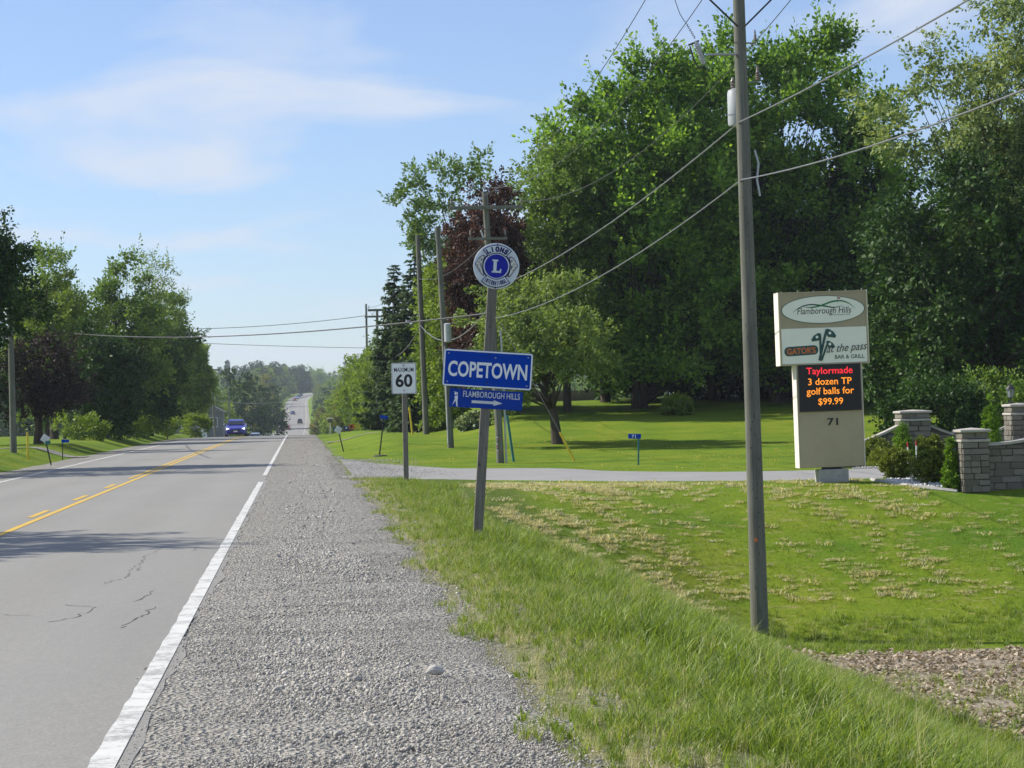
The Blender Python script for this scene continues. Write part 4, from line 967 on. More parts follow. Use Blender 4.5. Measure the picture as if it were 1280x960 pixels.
fx = np.concatenate([rng.uniform(-230, -30, n), rng.uniform(20, 230, n)]); fy = rng.uniform(380, 1300, 2 * n)
fx = fx + np.interp(fy, YX, XX) + 4.65
k = np.abs(fx - road_x(fy)) > 22
fx, fy = fx[k], fy[k]
tag(scatter('distant_wood', np.stack([fx, fy, gz(fx, fy) - .5], 1), np.stack([0*fx, 0*fx, rng.uniform(0, 6.28, len(fx))], 1), rng.uniform(.75, 1.1, len(fx)), [FT[0][0], FT[1][0], FT[3][0], FT[2][0]]), 'wood on the slopes either side of the distant road')

# ------------------------------------------------------------------ utility poles
def pole(name, label, x, y, top, r0, r1, dx=0.0, z=None, group=None):
    z0 = gzf(x, y) if z is None else z
    root = thing(name, label, 'utility pole', (x, y, z0), group=group)
    h = top - z0
    MB().path([(dx * q, 0, -.4 if q == 0 else h * q) for q in (0, .12, .3, .5, .7, .85, 1)], [r0 * 1.02, r0 * .97, r0 + (r1 - r0) * .3, r0 + (r1 - r0) * .5, r0 + (r1 - r0) * .7, r0 + (r1 - r0) * .85, r1], 18).build('shaft', 'pole_wood', root, True)
    return root, z0, h
def insulator(parent, loc, h=.16, r=.045, mat='porcelain'):
    prof = [(.012, -.08), (.012, 0), (r, .01), (r * .6, .03), (r * .95, .045), (r * .55, .07), (r * .85, .085), (r * .45, .12), (r * .5, .14), (.01, h)]
    return MB().lathe(prof, 10, loc).build('insulator', mat, parent, True)
def crossarm(parent, z, half, dx=0, off=0.0, y=-.16, braces=True, ins=(-1, 1), w=.10, drop=.75, spread=.62):
    a = MB().box((dx + off, y, z), (2 * half, w, w * 1.2), bev=.008).build('crossarm', 'pole_wood', parent)
    for s in ins: insulator(a, (dx + off + s * (half - .07), y, z + .14))
    if braces:
        for s in (-1, 1): MB().path([(dx + s * .06, y + .02, z - drop), (dx + s * spread * half, y - w * .55, z - .02)], .018, 6).build('brace', 'dark_metal', parent)
    return a

# the near pole with transformer
root, z0, h = pole('utility_pole', 'tall weathered wooden utility pole with transformer, standing in front of the lawn', 8.25, 42, 9.95, .163, .105, -.08)
Z = lambda z: z - z0
crossarm(root, Z(9.45), 1.48, -.07, drop=.84, spread=.62)
insulator(root, (-.08, 0, h + .07))
t = MB().lathe([(.05, 0), (.175, .01), (.19, .05), (.19, .62), (.178, .64), (.178, .665), (.12, .69), (.02, .70)], 20, (-.07, .40, Z(6.85))).build('transformer', 'grey_paint', root, True)
for zz in (.12, .52): MB().box((-.07, .20, Z(6.85) + zz), (.12, .1, .06), bev=.006).build('hanger', 'steel', t)
for s in (-1, 1): MB().lathe([(.03, 0), (.045, .03), (.03, .05), (.045, .08), (.028, .1), (.04, .13), (.012, .19)], 10, (-.07 + s * .09, .38, Z(7.55))).build('bushing', 'porcelain', t, True)
MB().lathe([(.195, .20), (.198, .2), (.198, .22), (.195, .22)], 20, (-.07, .40, Z(6.85))).build('rim', 'steel', t, True)
# cutout switch on its bracket
MB().path([(-.10, -.05, Z(8.12)), (-.72, -.14, Z(8.10))], .022, 7).build('bracket', 'steel', root)
c = MB().path([(-.93, -.14, Z(8.36)), (-.90, -.14, Z(8.30)), (-.80, -.14, Z(7.98)), (-.77, -.14, Z(7.93))], [.02, .045, .045, .02], 10).build('fuse_cutout', 'grey_paint', root, True)
for q in np.linspace(.12, .88, 7): MB().lathe([(.045, -.008), (.062, 0), (.045, .008)], 10, (-.90 + .10 * q, -.14, Z(8.30) - .32 * q)).build('skirt', 'grey_paint', c)
MB().path([(-1.03, -.14, Z(8.26)), (-.96, -.14, Z(8.0)), (-.88, -.14, Z(7.86)), (-.76, -.14, Z(7.90))], .016, 6).build('fuse_tube', 'dark_metal', c)
MB().path([(-1.06, -.14, Z(8.28)), (-.86, -.14, Z(8.36))], .018, 6).build('hood', 'dark_metal', c)
pts = [(-1.30, -.14, Z(9.40)), (-1.28, -.14, Z(9.1)), (-1.2, -.14, Z(8.86)), (-1.12, -.14, Z(8.72))]
for k in range(26):
    q = k / 25; pts.append((-1.10 + .17 * q + .022 * math.cos(k * 1.7), -.14 + .022 * math.sin(k * 1.7), Z(8.70 - .30 * q)))
MB().path(pts, .007, 4, False).build('lead_wire', 'cable', root)
MB().lathe([(.02, 0), (.05, .02), (.03, .04), (.05, .06), (.03, .08), (.05, .10), (.03, .12), (.05, .14), (.03, .17), (.02, .27)], 10, (.30, .3, Z(7.68))).build('arrester', 'porcelain', root, True)
MB().path([(.05, .1, Z(7.62)), (.32, .3, Z(7.66))], .014, 5).build('bracket', 'steel', root)
insulator(root, (.22, .05, Z(8.38)), .2, .035)
MB().path([(0, 0, Z(8.33)), (.22, .05, Z(8.33))], .016, 5).build('bracket', 'steel', root)
MB().path([(.13, -.08, Z(6.35)), (.19, -.1, Z(6.1)), (.15, -.12, Z(5.8)), (.2, -.1, Z(5.5))], .02, 5).build('loose_strap', 'grey_paint', root)
MB().box((-.055, -.152, .01 + Z(-.8)), (.05, .012, .07)).build('inspection_tag', 'orange', root)
for k in range(26):
    zz = Z(-1.6 + 7.2 * k / 26 + rng.uniform(-.1, .1)); a = rng.uniform(-2.2, -.9); rr = .163 - .058 * zz / h
    MB().lathe([(.013, -.004), (.013, .012)], 7, (rr * math.cos(a) - .08 * zz / h, rr * math.sin(a) * 1.0, zz), 'y').build('bolt', 'dark_metal', root)

root, z0, h = pole('utility_pole', 'wooden utility pole with crossarm behind the round emblem sign', 6.62, 78, 9.05, .13, .10, -.30)
crossarm(root, 8.5 - z0, 1.25, -.28); insulator(root, (-.30, 0, h + .06))
crossarm(root, 7.45 - z0, .66, -.25, braces=False, w=.07); MB().path([(-.40, -.1, 7.5 - z0), (-.48, -.12, 7.75 - z0)], .03, 6).build('fuse_cutout', 'grey_paint', root)
MB().path([(.19, -.05, -.2), (.16, -.06, 2.6), (.10, -.08, 4.5)], .035, 7).build('conduit', 'grey_paint', root)
for k in range(9): MB().box((-.13 + rng.uniform(0, .1), -.13, .35 + k * .075), (.05, .01, .03)).build('staple_tag', ('red_paint', 'sign_white', 'sign_black')[k % 3], root)
MB().path([(.55, .8, -.3), (.32, .7, 1.6)], .045, 7).build('stub_post', 'teal_paint', root)
root, z0, h = pole('utility_pole', 'bare wooden pole with grey cable box partway up, left of the round emblem sign', 5.97, 94, 9.15, .135, .10, -.32)
MB().lathe([(.08, 0), (.15, .02), (.15, .74), (.09, .78)], 14, (-.02, -.16, 4.45 - z0)).build('cable_box', 'grey_paint', root, True)
MB().path([(-.12, -.10, .2), (-.16, -.1, 4.3 - z0)], .03, 6).build('conduit', 'grey_paint', root)
root, z0, h = pole('utility_pole', 'tall bare wooden pole right of the speed limit sign', 6.15, 116, 10.5, .155, .115, -.18)
for zz in (8.2, 5.9): MB().box((-.10, -.14, zz - z0), (.16, .1, .10), bev=.01).build('clamp', 'dark_metal', root)
root, z0, h = pole('utility_pole', 'thin utility pole with one short arm reaching left, left of the speed limit sign', 5.42, 150, 8.45, .12, .10, .05)
crossarm(root, 8.25 - z0, .55, 0, off=-.5, braces=False, ins=(-1,), w=.12)
root, z0, h = pole('utility_pole', 'thin utility pole with full crossarm, second from the speed limit sign', 5.6, 175, 9.35, .12, .10, .2)
crossarm(root, 8.85 - z0, .95, .2, braces=False, w=.12)
root, z0, h = pole('utility_pole', 'plain thin utility pole, furthest left of the row right of the road', 6.45, 230, 12.35, .14, .10, .1)
root, z0, h = pole('utility_pole', 'distant utility pole among the roadside trees beyond the crest', 6.0, 330, 6.5, .14, .10, 0)
root, z0, h = pole('utility_pole', 'wooden utility pole standing on the left hand lawn, its top lost in dark leaves', -11.88, 97, 9.2, .14, .10, 0)
root, z0, h = pole('utility_pole', 'utility pole nearly hidden among the left hand trees', -15.45, 153, 7.9, .13, .10, 0)
root, z0, h = pole('utility_pole', 'utility pole rising behind the crest, left of the blue car', -10.3, 276, 7.6, .15, .11, -.3)
crossarm(root, 7.1 - z0, 1.0, -.28, braces=False, ins=(-1, 1), w=.12)
root, z0, h = pole('utility_pole', 'second smaller utility pole behind the crest, directly behind the blue car', -11.9, 380, 5.6, .15, .11, 0)
root, z0, h = pole('utility_pole', 'utility pole hidden in the tall trees on the left beyond the crest', -13.6, 232, 11.4, .15, .11, 0)

def cable(label, p0, p1, sag, r, mat='cable', n=28, cat='overhead cable'):
    p0, p1 = Vector(p0), Vector(p1)
    pts = [p0.lerp(p1, q) - Vector((0, 0, 4 * sag * q * (1 - q))) for q in np.linspace(0, 1, n)]
    return tag(MB().path(pts, r, 6).build('overhead_cable', mat), label, cat)
A = lambda dx, z, y=42: (8.18 + dx, y, z)
cable('upper grey cable sloping from the near transformer pole to the top right corner', (8.1, 41.84, 6.86), (8.3, 3, 6.9), .35, .012, 'pale_cable')
cable('lower grey cable sloping from the near transformer pole to the right edge', (8.1, 41.84, 5.80), (8.3, 3, 5.75), .62, .012, 'pale_cable')
cable('upper grey cable from the near transformer pole back past the round emblem', (8.1, 41.84, 6.86), (6.45, 77.86, 5.75), .35, .013, 'pale_cable')
cable('lower grey cable from the near pole back to the pole behind the name sign', (8.1, 41.84, 5.80), (6.45, 77.86, 4.75), .45, .012, 'pale_cable')
cable('power wire from the left end of the near crossarm, over the maples', (6.75, 41.84, 9.66), (5.16, 77.84, 8.70), 1.15, .009)
cable('power wire from the top of the near pole, over the maples', (8.17, 42, 10.1), (6.32, 78, 9.2), 1.25, .009)
cable('power wire from the right end of the near crossarm, over the maples', (9.6, 41.84, 9.66), (7.52, 77.84, 8.70), 1.15, .009)
for dx, lab in ((-1.42, 'left'), (0, 'middle'), (1.42, 'right')):
    cable(f'power wire leaving the {lab} of the near crossarm toward the camera', (8.17 + dx, 41.84, 9.66 if dx else 10.1), (8.3 + dx, 3, 9.7), .5, .009)
cable('dark cable crossing the road from behind the name sign to the left trees', (6.45, 77.86, 4.95), (-15.45, 153, 7.4), .55, .028)
cable('thin grey cable crossing the road highest, beyond the crest', (6.5, 230, 11.2), (-13.6, 232, 10.4), .35, .03)
cable('thin grey cable crossing the road lowest, beyond the crest', (6.5, 230, 8.0), (-13.6, 232, 9.2), .1, .025)
cable('pale cable sagging from the pole behind the crest toward the far right poles', (-10.5, 276, 3.6), (6.0, 330, 6.0), 1.5, .035, 'pale_cable')
cable('pale cable sagging from the tall bare pole to the pole behind the emblem', (6.45, 77.86, 5.3), (6.0, 115.85, 5.95), 1.0, .018, 'pale_cable')
cable('pale cable sagging from the tall bare pole to the short armed pole', (6.0, 115.85, 5.95), (5.45, 149.9, 5.2), .55, .02, 'pale_cable')
cable('thin wire from the tall bare pole to the short armed pole', (5.98, 115.85, 8.25), (5.45, 149.9, 7.4), .5, .014)
cable('thin wire joining the short armed pole and the full crossarm pole', (4.9, 149.9, 8.4), (4.9, 174.8, 9.0), .35, .014)
cable('thin wire from the tall bare pole to the pole behind the emblem', (5.98, 115.85, 8.3), (6.4, 77.9, 7.5), .5, .012)
cable('thin wire from the full crossarm to the furthest pole of the row', (6.7, 174.8, 9.0), (6.5, 230, 12.2), .6, .016)
cable('slack wire between the furthest poles of the right hand row', (5.7, 175, 6.3), (6.5, 230, 6.0), .7, .022)
cable('power wire from the crossarm behind the emblem to the short armed pole', (5.16, 77.84, 8.70), (4.5, 149.9, 8.45), .9, .011)
cable('dark cable along the left hand trees to the roadside pole on the lawn', (-15.45, 153, 7.3), (-11.88, 97, 7.4), .3, .024)
g = thing('guy_wire', 'slanting steel guy wire with yellow guard, anchored in the grass near the two trunked tree', 'guy wire', (9.15, 78, gzf(9.15, 78)))
MB().path([(0, 0, 0), (-2.8, 0, 5.4 - gzf(9.15, 78))], .011, 5).build('strand', 'pale_cable', g)
MB().path([(0, 0, -.05), (-.50, 0, .98)], .04, 8).build('guard', 'yellow_paint', g)

# ------------------------------------------------------------------ town sign post
TILT = R(4.9)
sg_ = thing('sign_post', 'leaning wooden post carrying the round emblem and the large blue COPETOWN sign', 'road sign', (2.41, 32.6, gzf(2.41, 32.6)), (0, TILT, R(-2)))
MB().box((0, 0, 1.95), (.135, .10, 4.2), bev=.006).build('post', 'post_wood', sg_)
def flat_sign(parent, name, w, h, zc, xc, mat, bcol=None, bw=.022, r=.03, y=-.056, th=.006, rot=0.0):
    o = MB().prism(rrect(w, h, r), y - th, y).build(name, mat, parent)
    o.location = (xc, 0, zc); o.rotation_euler = (0, rot, 0)
    if bcol: MB().band(rrect(w - 2 * bw - .006, h - 2 * bw - .006, max(r - bw, .006)), rrect(w - .006, h - .006, r - .002), y - th - .004, y - th).build('border', bcol, o)
    return o
o = flat_sign(sg_, 'name_panel', 1.255, .52, 2.385, .0, 'sign_blue', 'sign_white', .020, .035)
lettering('lettering', 'COPETOWN', 1.115, .222, (0, -.0625, -.012), 'sign_white', o, .004, bold=.024)
for bx, bz in ((0, .2), (0, -.19), (-.56, .2), (.56, .2), (-.56, -.2), (.56, -.2), (.1, .17)):
    MB().lathe([(.012, -.068), (.012, -.06)], 8, (bx, 0, bz), 'y').build('bolt', 'sign_black' if bx == 0 else 'steel', o)
o = flat_sign(sg_, 'direction_panel', 1.03, .262, 1.965, .0, 'sign_blue_deep', None, r=.004)
lettering('lettering', 'FLAMBOROUGH HILLS', .80, .085, (.075, -.0625, .062), 'sign_grey', o, .004, bold=.004)
MB().prism([(-.17, -.048), (-.20, -.02), (-.20, -.062), (.11, -.062), (.11, -.085), (.235, -.045), (.11, -.005), (.11, -.024), (-.20, -.024)][2:], -.066, -.062).build('arrow', 'sign_grey', o)
gp = MB()
for pts in ([(-.445, .02), (-.42, .03), (-.395, .012), (-.40, -.03), (-.425, -.035), (-.44, -.01)], [(-.44, .035), (-.42, .045), (-.415, .07), (-.435, .075), (-.448, .055)],
            [(-.425, -.035), (-.40, -.03), (-.395, -.115), (-.375, -.122), (-.41, -.122)], [(-.44, -.02), (-.415, -.03), (-.455, -.085), (-.475, -.112), (-.46, -.078)], [(-.455, .085), (-.395, .07), (-.398, .063), (-.455, .077)], [(-.41, .02), (-.40, .012), (-.405, .075), (-.415, .07)]):
    gp.prism(pts, -.066, -.062)
gp.build('golfer_figure', 'sign_white', o)
# round emblem: white disc, blue rings, letter, banners and two heads in profile
em = MB().lathe([(.29, -.064), (.322, -.060), (.325, -.056), (.318, -.05)], 48, axis='y').build('emblem_disc', 'emblem_face', sg_)
em.location = (.035, 0, 3.845)
yb = -.0645
def lay(name, pts, mat, k): return MB().prism(pts, yb - .003 * k - .003, yb).build(name, mat, em)
def laymb(mb, name, mat): return mb.build(name, mat, em)
def arcband(r0, r1, a0, a1, n=18): return ring(r0, n, R(a0), R(a1), end=True) + ring(r1, n, R(a0), R(a1), end=True)[::-1]
lay('shield', ring(.205, 40), 'emblem_blue', 1); lay('shield_ring', ring(.183, 40), 'emblem_face', 2); lay('shield_core', ring(.166, 40), 'emblem_purple', 3)
Lp = [(-.062, .092), (.022, .092), (.022, .072), (.002, .068), (.002, -.065), (.045, -.065), (.056, -.035), (.074, -.035), (.068, -.092), (-.062, -.092), (-.062, -.072), (-.042, -.068), (-.042, .068), (-.062, .072)]
lay('letter', Lp, 'emblem_face', 4)
lay('banner', arcband(.178, .302, 47, 133), 'emblem_blue', 4); lay('banner', arcband(.190, .290, 49.5, 130.5), 'emblem_face', 5)
lay('banner', arcband(.178, .302, 227, 313), 'emblem_blue', 4); lay('banner', arcband(.190, .290, 229.5, 310.5), 'emblem_face', 5)
STROKES = {'L': [[(-1, 1), (-1, -1), (1, -1)]], 'I': [[(0, 1), (0, -1)]], 'O': [[(math.cos(t), math.sin(t)) for t in np.linspace(0, 2 * math.pi, 15)]], 'N': [[(-1, -1), (-1, 1), (1, -1), (1, 1)]],
           'S': [[(.9, .62), (.45, .98), (-.4, .98), (-.9, .6), (-.6, .15), (.5, -.15), (.9, -.55), (.45, -.98), (-.4, -.98), (-.95, -.6)]],
           'T': [[(-1, 1), (1, 1)], [(0, 1), (0, -1)]], 'E': [[(1, 1), (-1, 1), (-1, -1), (1, -1)], [(-1, 0), (.7, 0)]], 'R': [[(-1, -1), (-1, 1), (.5, 1), (1, .6), (.5, .05), (-1, .05)], [(.1, .05), (1, -1)]], 'A': [[(-1, -1), (0, 1), (1, -1)], [(-.6, -.3), (.6, -.3)]]}
def block_letter(ch, w, h, t, loc, rot):
    mb = MB(); k = 0
    for line in STROKES[ch]:
        P = [Vector((x * (w - t) / 2, z * (h - t) / 2)) for x, z in line]
        for a, b in zip(P[:-1], P[1:]):
            d = (b - a).normalized(); n_ = Vector((-d.y, d.x)) * t / 2; e = d * t * .42; k += 1
            q = [a - e - n_, b + e - n_, b + e + n_, a - e + n_]
            mb.prism([(p.x, p.y) for p in q], -.003 - .00012 * k, 0)
    o = mb.build('letter', 'emblem_blue', em); o.location = loc; o.rotation_euler = rot
for k, ch in enumerate('LIONS'):
    a = R(90 + (2 - k) * 15.8 + (1.5 if ch == 'I' else 0))
    block_letter(ch, .02 if ch == 'I' else .058, .078, .020, (.240 * math.cos(a), yb - .0185, .240 * math.sin(a)), (0, math.pi / 2 - a, 0))
for k, ch in enumerate('INTERNATIONAL'):
    a = R(270 + (k - 6) * 6.0)
    block_letter(ch, .008 if ch == 'I' else .020, .066, .0075, (.241 * math.cos(a), yb - .0185, .241 * math.sin(a)), (0, -(a - R(270)), 0))
for s in (-1, 1):
    outl = [(.168, .135), (.20, .15), (.235, .125), (.262, .095), (.275, .06), (.30, .028), (.30, .005), (.285, -.012), (.27, -.02), (.262, -.05), (.245, -.045), (.24, -.08), (.218, -.105), (.19, -.14), (.165, -.135), (.19, -.07), (.195, 0), (.19, .07)]
    lay('lion_head', [(s * x, z) for x, z in outl][::s], 'emblem_blue', 4)
    inn = [(.180, .126), (.203, .138), (.232, .114), (.256, .086), (.268, .054), (.292, .026), (.292, .008), (.278, -.006), (.262, -.016), (.255, -.042), (.238, -.038), (.233, -.074), (.212, -.1), (.188, -.128), (.178, -.126), (.198, -.066), (.203, 0), (.198, .066)]
    lay('lion_face', [(s * x, z) for x, z in inn][::s], 'emblem_lion', 5)
    for pts in ([(.208, .095), (.222, .088), (.214, .06), (.206, .07)], [(.236, .052), (.254, .047), (.25, .038), (.236, .044)], [(.212, .03), (.226, .02), (.222, -.02), (.21, -.04)], [(.25, .004), (.28, .008), (.262, -.004)]):
        lay('lion_mark', [(s * x, z) for x, z in pts][::s], 'emblem_blue', 6)
for zz in (.305, -.305): MB().lathe([(.011, -.078), (.011, -.06)], 8, (0, 0, zz), 'y').build('bolt', 'sign_black', em)
lay('emblem_tip', [(-.02, .297), (.02, .297), (0, .318)], 'emblem_blue', 2); lay('emblem_tip', [(-.02, -.297), (0, -.318), (.02, -.297)], 'emblem_blue', 2)

# ------------------------------------------------------------------ speed limit sign
sp = thing('speed_limit_sign', 'white speed limit sign reading MAXIMUM 60 on a wooden post by the driveway', 'road sign', (2.54, 58, gzf(2.54, 58)), (0, R(.4), R(2)))
MB().box((0, 0, 1.35), (.125, .10, 3.2), bev=.006).build('post', 'post_wood', sp)
o = flat_sign(sp, 'panel', .62, .775, 2.60, -.015, 'sign_white', None, r=.035)
MB().band(rrect(.585, .74, .03), rrect(.60, .755, .034), -.066, -.062).build('border', 'sign_black', o)
lettering('lettering', 'MAXIMUM', .49, .105, (0, -.0625, .215), 'sign_black', o, .004, bold=.002)
lettering('lettering', '60', .425, .335, (0, -.0625, -.055), 'sign_black', o, .004, bold=.028)
for zz in (.325, -.305): MB().lathe([(.016, -.068), (.016, -.06)], 8, (0, 0, zz), 'y').build('bolt', 'sign_black', o)

# ------------------------------------------------------------------ golf club pylon sign
py_ = thing('pylon_sign', 'tall beige golf club pylon sign with lit message board by the driveway', 'sign', (11.97, 52, gzf(11.97, 52)), (0, R(-.6), R(-1)))
MB().box((0, 0, .09), (.68, .52, .42), bev=.015).build('footing', 'concrete', py_)
ft = MB().box((0, 0, .32), (.40, .30, .05))
for s in (-1, 1): ft.box((s * .14, 0, .325), (.05, .2, .07))
ft.path([(-.22, -.05, .31), (-.1, -.05, .36), (.1, -.05, .36), (.22, -.05, .31)], .018, 6)
ft.build('mount', 'dark_metal', py_)
col_ = MB().box((-.02, 0, 1.52), (1.48, .46, 2.34), bev=.012).build('column', 'beige', py_)
for s in (-1, 1): MB().box((-.02 + s * .752, 0, 1.52), (.02, .47, 2.345), bev=.004).build('side_trim', 'cream', col_)
MB().band(rrect(.38, .22, .004, c=(.02, .62)), rrect(.40, .24, .004, c=(.02, .62)), -.233, -.229).build('access_panel', 'taupe', col_)
scn = MB().box((-.02, -.245, 2.155), (1.42, .075, 1.06), bev=.006).build('message_screen', 'screen', py_)
MB().band(rrect(1.33, .97, .004, c=(-.02, 2.155)), rrect(1.40, 1.04, .004, c=(-.02, 2.155)), -.288, -.2825).build('bezel', 'sign_black', scn)
for t_, w, hh, zz, mt in (('Taylormade', 1.06, .20, 2.52, 'led_red'), ('3 dozen TP', 1.0, .155, 2.30, 'led_orange'), ('golf balls for', 1.09, .205, 2.06, 'led_orange'), ('$99.99', .57, .175, 1.835, 'led_orange')):
    lettering('lettering', t_, w, hh, (-.02, -.2835, zz), mt, scn, .004, bold=.008)
lettering('house_number', '71', .245, .165, (.02, -.2305, 1.38), 'sign_black', py_, .012, bold=.02)
bx = MB().box((-.11, 0, 3.515), (2.02, .50, 1.66), bev=.012).build('cabinet', 'taupe', py_)
for s in (-1, 1): MB().box((-.11 + s * 1.018, 0, 3.515), (.02, .51, 1.665), bev=.004).build('side_trim', 'cream', bx)
MB().band(rrect(1.96, 1.60, .006, c=(-.11, 3.515)), rrect(2.018, 1.658, .01, c=(-.11, 3.515)), -.268, -.249).build('frame', 'beige', bx)
MB().prism(rrect(1.955, .80, .004, c=(-.11, 3.118)), -.262, -.2505).build('white_panel', 'panel_white', bx)
ov = MB().prism(ring(.945, 56, c=(-.11, 3.93), ry=.305), -.262, -.2505).build('oval_panel', 'panel_white', bx)
MB().band(ring(.945, 56, c=(-.11, 3.93), ry=.305), ring(.957, 56, c=(-.11, 3.93), ry=.316), -.265, -.2505).build('oval_rim', 'swoosh_dark', ov)
def swoosh(ctrl, name, mat, k=0):
    """tapering ribbon: list of (x, z, half thickness)"""
    c = np.array(ctrl, float); t = np.linspace(0, len(c) - 1, 40); i = np.clip(t.astype(int), 0, len(c) - 2)
    cx, cz, ch = (hermite(t, np.arange(len(c)), c[:, j]) for j in range(3))
    up = [(a - .11, b + h_ + 3.93) for a, b, h_ in zip(cx, cz, ch)]; dn_ = [(a - .11, b - h_ + 3.93) for a, b, h_ in zip(cx, cz, ch)]
    MB().band(dn_, up, -.2655 - .0015 * k, -.262, closed=False).build(name, mat, ov)
swoosh([(-.70, -.045, .003), (-.50, .075, .012), (-.28, .12, .014), (.0, .085, .016), (.25, .04, .012), (.45, .075, .002)], 'swoosh', 'swoosh_dark')
swoosh([(-.46, .075, .002), (-.28, .055, .012), (-.05, .09, .018), (.2, .17, .020), (.42, .185, .016), (.60, .12, .012), (.74, .0, .002)], 'swoosh', 'swoosh_green', 1)
MB().box((-.11 + .34, -.2635, 3.93 + .20), (.006, .003, .14)).build('flag_pole', 'sign_black', ov)
MB().prism([(.232, 4.20), (.30, 4.185), (.285, 4.16), (.232, 4.165)], -.2655, -.262).build('flag', 'red_paint', ov)
lettering('lettering', 'Flamborough Hills', 1.24, .19, (-.085, -.2625, 3.885), 'sign_black', ov, .003, shear=.18, bold=.0)
lettering('lettering', 'Golf & Country Club', .48, .034, (.27, -.2625, 3.80), 'sign_black', ov, .003, shear=.18)
wp = [c_ for c_ in bx.children if c_.name.startswith('white_panel')][0]
gb = MB().prism(rrect(.78, .215, .10, c=(-.645, 3.055)), -.2655, -.262).build('name_badge', 'club_green', wp)
gb.rotation_euler = (0, R(-2), 0); gb.location = (.107, 0, -.02)
lettering('lettering', "GATOR'S", .66, .145, (-.645, -.2658, 3.055), 'orange', gb, .004, bold=.03)
cl = MB()
for (x0, zb, x1, zt, w) in ((-.235, 2.78, -.06, 3.43, .035), (-.20, 2.77, -.20, 3.36, .032), (-.18, 2.79, -.02, 3.2, .028)):
    cl.path([(x0, -.264, zb), (x1, -.264, zt)], w * .8, 6)
for cx, cz, s, k in ((.04, 3.38, 1, 1.0), (-.29, 3.30, -1, .9), (.03, 3.13, 1, .8)):
    cl.prism([(cx + s * a * k, cz + b * k) for a, b in ((-.12, .10), (-.04, .11), (.07, .04), (.13, -.06), (.10, -.10), (.02, -.085), (-.06, -.075), (-.11, .0))][::s], -.272, -.262)
cl.build('golf_clubs', 'club_green', wp)
for cx, cz, s in ((.045, 3.385, 1), (-.295, 3.305, -1), (.035, 3.135, 1)): MB().prism(ring(.032, 10, c=(cx - s * .02, cz + .005)), -.275, -.262).build('club_mark', 'panel_white', wp)
lettering('lettering', 'at the pass', 0.94, .235, (.40, -.2755, 3.03), 'sign_black', wp, .003, shear=.45, bold=-.004, rot=(0, R(-3), 0))
lettering('lettering', 'BAR & GRILL', .68, .09, (.46, -.2625, 2.845), 'swoosh_dark', wp, .003, bold=.012)
for k in range(6): MB().path([(-1.0 + .37 * k, 0, 4.34), (-1.0 + .37 * k, 0, 4.38 + .02 * (k % 2))], .012, 5).build('lifting_lug', 'steel', bx)

# ------------------------------------------------------------------ stone gate
def rough_stone(seed):
    mb = MB().box((0, 0, 0), (1, 1, 1), bev=.07); r_ = np.random.default_rng(seed)
    mb.v = [(x + r_.normal(0, .018), y + r_.normal(0, .05), z + r_.normal(0, .03)) for x, y, z in mb.v]
    return mb
STONES = []
for k in range(9):
    o = rough_stone(700 + k).build('stone', ('stone_a', 'stone_b', 'stone_c')[k % 3]); STONES.append(o.data); bpy.data.objects.remove(o)
def put_stone(parent, c, d, name='stone'):
    o = bpy.data.objects.new(name, STONES[int(rng.integers(0, 9))]); COL.objects.link(o); o.parent = parent
    o.location = c; o.scale = d; return o
def pillar(label, x, y, z, w, d, h):
    root = thing('stone_pillar', label, 'gate pillar', (x, y, z), (0, 0, 0))
    MB().box((0, 0, h * .44), (w - .07, d - .07, h * .88 + .1)).build('core', 'mortar', root)
    body = h - .36; rows = max(5, round(body / .135)); rh = body / rows
    for k in range(rows):
        zz = rh * (k + .5); off = (.36, .62)[k % 2]
        for side in range(4):
            L = w if side % 2 == 0 else d - .07
            cuts = [0, off + rng.uniform(-.08, .08), 1] if rng.random() < .75 else [0, .3, .68, 1]
            for a, b in zip(cuts[:-1], cuts[1:]):
                c = -L / 2 + L * (a + b) / 2; ll = L * (b - a) - .012
                p_ = {0: (c, -d/2 + .03, zz), 1: (w/2 - .03, c, zz), 2: (-c, d/2 - .03, zz), 3: (-w/2 + .03, -c, zz)}[side]
                dd = (ll, .085, rh - .012) if side % 2 == 0 else (.085, ll, rh - .012)
                put_stone(root, (p_[0] + rng.normal(0, .004), p_[1] + rng.normal(0, .004), p_[2]), dd)
    zc = body
    MB().box((0, 0, zc + .03), (w + .07, d + .07, .06), bev=.012).build('ledge', 'cap_stone', root)
    for sx_ in (-1, 1):
        for sy_ in (-1, 1): put_stone(root, (sx_ * w * .245, sy_ * d * .245, zc + .14), (w * .5, d * .5, .14))
    MB().box((0, 0, zc + .245), (w + .09, d + .09, .065), bev=.015).add([(-w/2, -d/2, zc + .2785), (w/2, -d/2, zc + .2785), (w/2, d/2, zc + .2785), (-w/2, d/2, zc + .2785), (0, 0, zc + .315)], [(0, 1, 4), (1, 2, 4), (2, 3, 4), (3, 0, 4)]).build('cap', 'cap_stone', root)
    return root
